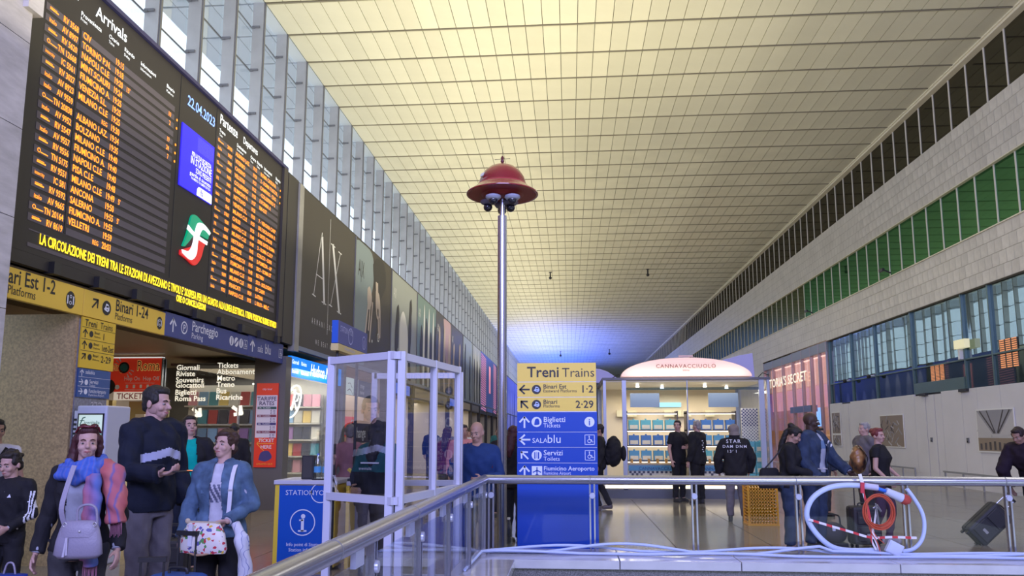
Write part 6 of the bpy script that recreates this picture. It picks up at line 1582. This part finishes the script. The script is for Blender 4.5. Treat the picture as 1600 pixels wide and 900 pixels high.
# teal man
pm, T, hp, s = person('young man in a teal T-shirt under an open black jacket', (-4.30, 8.5, 0), 24, 1.755, 'pale', .012, head=(20, 8), hair='short', hairc=(.02, .015, .012), top=dict(m=CT, z=.88, infl=.012), jacket=dict(m=CB, infl=.028, z=.80, open=.115), trousers=(CBK2, .012), seed=8)
# denim woman
prt = [print_w, mat('print_slate', (.10, .11, .18), .6)]


def tee_print(c):
    o = np.zeros(len(c), int); o[(c[:, 1] < -.05) & (np.abs(c[:, 0] + .01) < .045) & (np.abs(c[:, 2] - 1.24) < .075) & (np.sin(c[:, 0] * 160 + c[:, 2] * 70) > -.3)] = 1; return o


dw, T, hp, s = person('woman with short brown hair in a faded denim jacket holding a floral handbag', (-2.585, 5.65, 0), 6, 1.575, 'pale', .0078, fem=True, g=1.12, head=(-20, 8), hair='curly', hairc=(.050, .022, .014),
    top=dict(m=[cloth('tee_pale', (.50, .50, .58)), prt[1]], z=.86, infl=.012, region=tee_print), jacket=dict(m=DEN, infl=.028, z=.89, open=.052, collar=True, fold=.005), trousers=(CB, .014),
    arms={'L': ((.25, .0, 1.14), (.13, -.21, 1.03)), 'R': ((-.25, .03, 1.13), (-.26, -.12, .89))}, hands={'L': dict(d=(-1, -.3, -.15), curl=.6, n=(0, -.5, -.8)), 'R': dict(curl=1.3)}, seed=9)
strap(dw, [(.11, .10, 1.44), (.125, .02, 1.492), (.125, -.085, 1.44), (.125, -.160, 1.30), (.12, -.165, 1.12), (.10, -.16, 1.0)], .032, mat('strap_white', (.6, .6, .68), .5), .008)
bk = MB(); bk.box(.106, .144, -.172, -.165, 1.26, 1.275); bk.build('strap_buckle', alu, dw)
for sd in (1, -1):
    MB().box(sd * .085 - .03, sd * .085 + .03, -.155, -.145, 1.24, 1.27).build('pocket_flap', DEN, dw)
flo = ramp_mat('floral', 'voronoi', 52, [(0, (.68, .64, .60)), (.62, (.50, .03, .06)), (.72, (.68, .64, .60)), (.80, (.10, .28, .08)), (.88, (.62, .42, .05)), (.94, (.10, .10, .32))], .5)
fb = thing('handbag', 'white floral handbag with red roses held by the denim-jacket woman', 'bag', (-2.575, 5.375, .72), R(-8))
t_ = MB(); loft(t_, [(.0, .175, .05, 0), (.03, .185, .065, 0), (.13, .165, .055, 0), (.195, .13, .03, 0), (.205, .12, .02, 0)], 0, 22); t_.build('bag_body', flo, fb, smooth=50)
MB().box(-.12, .12, -.012, .012, .195, .215).build('zip_band', mat('zip_beige', (.5, .42, .3), .5), fb); MB().box(-.075, -.045, -.07, -.055, .05, .2).build('front_strap', mat('strap_white', (.6, .6, .68), .5), fb); MB().ell((-.13, 0, .215), (.02, .015, .02), 8).build('zip_pull', mat('zip_beige', (.5, .42, .3), .5), fb)
MB().tube(curve([(-.17, -.0, .03), (0, -.06, -.008), (.17, 0, .03)], 5), .008, 6).build('piping', mat('piping_tan', (.4, .25, .15), .5), fb)
sc4 = thing('scarf', 'pale scarf with blue lettering-like pattern trailing from the floral handbag', 'scarf', (-2.31, 5.42, .42))
t2 = MB(); t2.tube(curve([(-.06, 0, .50), (.0, -.02, .40), (.02, 0, .25), (.03, .01, .05), (.04, 0, -.15)], 4), [.035] * 4 + [.05] * 8 + [.06] * 5, 10)
skinned('scarf_cloth', t2, ramp_mat('scarf_pale', 'wave', 4, [(0, (.55, .56, .62)), (.7, (.12, .14, .35)), (.8, (.5, .52, .6))], .8, (1, 1, 2.0), extra=6), sc4, .009, 2, fold=.004, fscale=9)
# booth people
pm, T, hp, s = person('booth attendant with long dark hair in a dark teal uniform jacket', (-1.86, 7.45, 0), 165, 1.70, 'pale', .012, fem=True, g=1.1, head=(25, 0), hair='long', hairc=(.015, .012, .012), jacket=dict(m=[cloth('uniform_teal', (.02, .10, .11)), CB], infl=.03, z=.70, region=lambda c: (c[:, 2] < 1.22).astype(int)), trousers=(CB, .02), seed=10)
MB().box(-.10, .10, .158, .164, 1.30, 1.315).build('jacket_band', print_w, pm)
q = MB(); text('trenitalia', .04, q, 0, 0, 0, bold=.003); q.xf(Matrix.Translation((.12, .162, 1.24)) @ Matrix(((-1, 0, 0, 0), (0, 0, 1, 0), (0, 1, 0, 0), (0, 0, 0, 1)))); tag(q.build('jacket_lettering', print_w, pm), kind='stuff')
person('grey-haired visitor in a dusty pink top behind the information desk', (-3.05, 10.6, 0), -160, 1.68, 'pale', .014, hair='short', hairc=(.18, .16, .15), top=dict(m=cloth('rose', (.30, .14, .16)), sleeve=1), trousers=(CDG, .012), seed=11, fem=True)
# man in navy at the corner
nm_, T, hp, s = person('grey balding man in a navy sweater leaning at the balustrade corner', (-1.02, 8.62, 0), -4, 1.685, 'tan', .011, head=(-12, -14), hair='bald', hairc=(.2, .18, .17), g=1.16, top=dict(m=cloth('sweater_navy', (.018, .045, .15)), infl=.018, z=.86, fold=.004), trousers=(CDG, .014), arms={'L': ((.27, -.06, 1.14), (.12, -.30, 1.10)), 'R': ((-.30, -.02, 1.16), (-.26, -.16, 1.30))}, hands={'L': dict(d=(-.8, -.5, -.1), curl=.9)}, seed=12, lean=4)
q = MB(); q.ell(hp(0, .05, 1.62), (.077, .062, .045), 14); skinned('hair', q, mat('hair_grey', (.16, .14, .14), .6), nm_, .01, 2)
strap(nm_, [(-.12, .08, 1.44), (-.13, .0, 1.48), (-.14, -.11, 1.40), (-.15, -.12, 1.22)], .05, CB); strap(nm_, [(.13, .08, 1.44), (.14, .0, 1.48), (.155, -.11, 1.40), (.17, -.10, 1.22)], .04, cloth('maroon', (.10, .02, .03)))
person('woman with dark red hair in black behind the camera post', (-.80, 11.2, 0), 150, 1.66, 'pale', .014, fem=True, hair='long', hairc=(.05, .01, .015), jacket=dict(m=CB, z=.6, infl=.03), trousers=(CB, .012), seed=13)
# backpacker
bp_, T, hp, s = person('man with a large black backpack beside the totem', (.60, 16.1, 0), -88, 1.74, 'olive', .015, head=(0, 0), hair='short', hairc=(.015, .012, .01), jacket=dict(m=CB, infl=.03), trousers=(CB, .014), legs={'L': ((.10, -.12, .52), (.10, -.02, .085)), 'R': ((-.1, .02, .5), (-.1, .22, .10))}, seed=14, shoes=(.12, .10, .10))
bk_ = MB(); bk_.ell((0, 0, .30), (.20, .17, .32), 18); bk_.ell((0, .12, .22), (.15, .10, .20), 14)
bag = thing('backpack', 'large black backpack worn by the man beside the totem', 'bag', (.90, 16.1, .88), R(92)); skinned('bag_body', bk_, CB, bag, .015, 2, fold=.004)
MB().ell((0, -.20, .26), (.11, .06, .16), 12).build('front_pocket', CB, bag, smooth=60); strap(bag, [(-.1, .14, .1), (-.12, .2, .3), (-.1, .12, .55)], .05, CDG)
# two men before the kiosk
person('man in a black T-shirt with bare forearms talking in front of the kiosk shelves', (2.50, 18.2, 0), 38, 1.86, 'pale', .016, head=(-60, 0), hair='short', hairc=(.03, .02, .015), top=dict(m=CB, infl=.02, sleeve=.34, z=.8), trousers=(CB, .016), arms={'L': ((.25, -.06, 1.14), (.12, -.25, 1.17))}, seed=15, g=1.05)
pm, T, hp, s = person('grey-haired man in a black jacket with pale lettering on the back, before the kiosk', (2.86, 17.75, 0), -130, 1.84, 'pale', .015, head=(-10, 0), hair='short', hairc=(.30, .28, .28), jacket=dict(m=CB, infl=.04, z=.78), trousers=(CB, .022), seed=16, g=1.12, arms={'R': ((-.26, -.06, 1.14), (-.14, -.30, 1.16))})
q = MB()
for k in range(6): q.box(.02 + .03 * (k % 2), .045 + .03 * (k % 2) + .01, .165, .175, 1.08 + k * .045, 1.10 + k * .045)
tag(q.build('back_lettering', print_w, pm), kind='stuff')
# hooded man
pm, T, hp, s = person('person in a black hooded top with pale hood lining and white lettering on the back', (2.97, 14.3, 0), 172, 1.70, 'olive', .013, head=(0, -12), hair='covered', jacket=dict(m=[CB, cloth('hood_taupe', (.22, .19, .18))], infl=.04, z=.80, hoodup=True, region=lambda c: (c[:, 2] > 1.56).astype(int)), trousers=(cloth('grey_pale', (.20, .19, .21)), .018), g=1.12, seed=17, lean=8,
    arms={'L': ((.31, -.02, 1.13), (.29, -.08, .86)), 'R': ((-.31, -.02, 1.13), (-.25, -.10, .88))}, shoes=(.05, .05, .05), legs={'L': ((.11, -.04, .5), (.12, .02, .085)), 'R': ((-.11, -.02, .5), (-.13, .06, .085))})
q = MB(); text('STAR', .095, q, -.02, .13, 0, bold=.008, align='C', track=.012); text('DAM DNM', .075, q, 0, .04, 0, bold=.008, align='C', track=.012); text('1301', .075, q, -.05, -.05, 0, bold=.008, align='C', track=.012)
Mx = Matrix.Translation(T((0, .168, 1.27))) @ Matrix.Rotation(R(8), 4, 'X') @ Matrix(((-1, 0, 0, 0), (0, 0, 1, 0), (0, 1, 0, 0), (0, 0, 0, 1))); q.xf(Mx); tag(q.build('back_lettering', print_w, pm), kind='stuff')
# ponytail woman
person('woman with a high ponytail, black jacket and blue jeans looking down at her phone', (2.95, 10.8, 0), 70, 1.66, 'tan', .010, fem=True, g=1.12, head=(0, -32), hair='ponytail', hairc=(.012, .010, .010), top=dict(m=CW, infl=.012), jacket=dict(m=CB, infl=.032, z=.76, open=.05), trousers=(DEND, .030), arms={'L': ((.22, -.06, 1.13), (.08, -.30, 1.08)), 'R': ((-.22, -.06, 1.13), (-.08, -.30, 1.08))}, seed=18, lean=5, shoes=(.10, .10, .12))
o = thing('phone', 'pale phone in the hands of the ponytail woman', 'phone', (3.35, 10.68, 1.075), R(70)); MB().box(-.036, .036, -.07, .07, 0, .012).build('phone_body', mat('phone_pale', (.4, .4, .45), .3), o, bevel=.003); MB().ell((.0, -.03, .014), (.02, .02, .006), 10).build('phone_ring', print_w, o)
o = thing('handbag', 'black shoulder bag behind the ponytail woman', 'bag', (2.67, 10.72, .82), R(10)); t2 = MB(); loft(t2, [(0, .14, .06, 0), (.04, .16, .075, 0), (.24, .13, .05, 0), (.27, .10, .03, 0)], 0, 18); t2.build('bag_body', CB, o, smooth=50); strap(o, [(-.08, 0, .24), (.06, .0, .38), (.22, .0, .56)], .02, CDG, name='shoulder_strap')
# man in denim jacket
bm_, T, hp, s = person('bald dark-skinned man in a patched denim jacket with white earphones', (3.32, 10.95, 0), 42, 1.84, 'dark', .010, head=(22, -4), hair='bald', hairc=(.01, .01, .01), g=1.12, top=dict(m=[cloth('tee_ice', (.42, .46, .60)), cloth('tee_blue', (.15, .25, .45))], infl=.014, z=.84, region=lambda c: ((np.abs(c[:, 2] - 1.33) < .05) & (c[:, 1] < 0)).astype(int)), jacket=dict(m=[DEND, print_w], infl=.036, z=.88, open=.075, ox=.0, collar=True, region=lambda c: ((c[:, 2] > 1.30) & (c[:, 2] < 1.38) & (c[:, 0] > .05) & (np.sin(c[:, 1] * 260) > .55)).astype(int)),
    trousers=(DEND, .022), arms={'L': ((.28, -.12, 1.14), (.26, -.34, .98)), 'R': ((-.28, -.04, 1.12), (-.24, -.2, .92))}, seed=19)
q = MB(); q.tube([hp(.085, .0, 1.60), hp(.09, -.005, 1.57)], .007, 6); q.tube([hp(.088, -.005, 1.57), T((.08, -.08, 1.45)), T((.05, -.14, 1.30))], .003, 6); q.build('earphone', white, bm_)
q = MB(); q.bar(hp(.072, .02, 1.628), hp(.066, -.085, 1.628), .004, .012); q.bar(hp(-.066, -.088, 1.628), hp(.066, -.088, 1.628), .006, .014, up=(0, 0, 1)); q.build('glasses', print_w, bm_)
person('man in a dark blue suit walking behind the denim-jacket man', (4.77, 15.2, 0), 25, 1.66, 'tan', .016, hair='short', hairc=(.015, .012, .01), top=dict(m=DEN, infl=.012), jacket=dict(m=cloth('suit_navy', (.035, .045, .075)), infl=.03, z=.8, open=.05), trousers=(CDG, .014), seed=20)
person('elderly grey-haired man in a grey coat before the hoarding', (5.18, 14.1, 0), -75, 1.75, 'pale', .014, hair='short', hairc=(.32, .31, .32), top=dict(m=CW), jacket=dict(m=cloth('coat_grey', (.13, .12, .14)), infl=.036, z=.66, collar=True), trousers=(CDG, .014), seed=21, g=1.05)
# red haired woman
rw, T, hp, s = person('red-haired woman in a black T-shirt and dark leggings carrying a tawny backpack', (4.46, 11.6, 0), 52, 1.63, 'pale', .010, fem=True, g=1.12, head=(-18, 0), hair='bun', hairc=(.17, .03, .035), top=dict(m=CB, infl=.018, sleeve=.22, z=.84), trousers=(cloth('leggings', (.075, .045, .075)), .006), arms={'L': ((.24, -.04, 1.13), (.20, -.22, .98)), 'R': ((-.24, .0, 1.13), (-.20, -.16, .96))}, legs={'L': ((.10, -.10, .50), (.11, -.03, .085)), 'R': ((-.10, .0, .50), (-.11, .14, .10))}, seed=22, shoes=(.30, .28, .32))
bg_ = thing('backpack', 'tawny and black shiny backpack on the back of the red-haired woman', 'bag', (4.20, 11.72, .98), R(60)); q = MB(); q.ell((0, 0, .19), (.15, .11, .21), 16); skinned('bag_body', q, ramp_mat('tawny', 'noise', 7, [(.35, (.03, .02, .02)), (.5, (.25, .11, .04)), (.65, (.40, .22, .08))], .35, const=False), bg_, .01, 2, fold=.004)
MB().ell((0, .09, .12), (.10, .04, .10), 12).build('front_pocket', mat('tawny_dark', (.12, .05, .02), .4), bg_, smooth=60); strap(bg_, [(-.08, -.08, .05), (-.09, -.14, .22), (-.08, -.02, .40)], .035, CB)
for k in range(2): pass
# person at the right edge
person('person in a dark maroon hooded jacket bending forward beside the tilted black suitcase', (6.60, 11.6, 0), -62, 1.72, 'olive', .013, head=(0, -25), hair='short', hairc=(.02, .01, .012), lean=30, g=1.12, jacket=dict(m=[cloth('plum', (.022, .014, .026)), cloth('maroon_hood', (.09, .012, .025))], infl=.045, z=.80, hood=True, region=lambda c: ((c[:, 2] > 1.40) & (c[:, 1] > -.25)).astype(int)), trousers=(CBK2, .016),
    arms={'L': ((.25, -.38, 1.05), (.20, -.36, .80)), 'R': ((-.25, -.36, 1.05), (-.28, -.18, .80))}, seed=23)
# people farther off along the shops
far = [('person in a pink top with folded arms behind the man in navy', -1.78, 13.0, 20, 1.70, cloth('pink', (.50, .20, .20)), 'olive', 'short', (.03, .02, .02), CDG), ('dark-haired woman in black behind the right shoulder of the man in navy', -1.30, 14.6, -20, 1.66, CB, 'tan', 'long', (.012, .01, .01), CB),
       ('woman in a dark red coat between the booth and the man in navy', -2.35, 14.8, 160, 1.66, cloth('wine', (.14, .02, .03)), 'pale', 'long', (.05, .015, .015), CB), ('person in a grey jacket walking past the far shops', -2.75, 17.5, 10, 1.72, CG, 'tan', 'short', (.03, .03, .03), CDG),
       ('man in a blue jacket far down by the shop fronts', -4.3, 24, 170, 1.76, CN, 'pale', 'short', (.03, .02, .02), CDG), ('woman in white far down by the shop fronts', -3.4, 26, 10, 1.66, CW, 'pale', 'bob', (.08, .04, .02), CDG),
       ('person in black under the lettered news-stand glass', -5.6, 12.6, 190, 1.72, CB, 'tan', 'short', (.02, .02, .02), CB), ('person in teal beyond the camera post, by the far screens', -2.9, 31, 0, 1.72, cloth('sea', (.03, .14, .16)), 'pale', 'short', (.05, .03, .02), CDG)]
for i, (lb, x, y, rz, H_, tm_, sk_, hr, hc, tr) in enumerate(far):
    person(lb, (x, y, 0), rz, H_, sk_, .018, hair=hr, hairc=hc, top=dict(m=tm_, infl=.022, z=.82), trousers=(tr, .014), fem='woman' in lb, seed=30 + i)
finish_people()
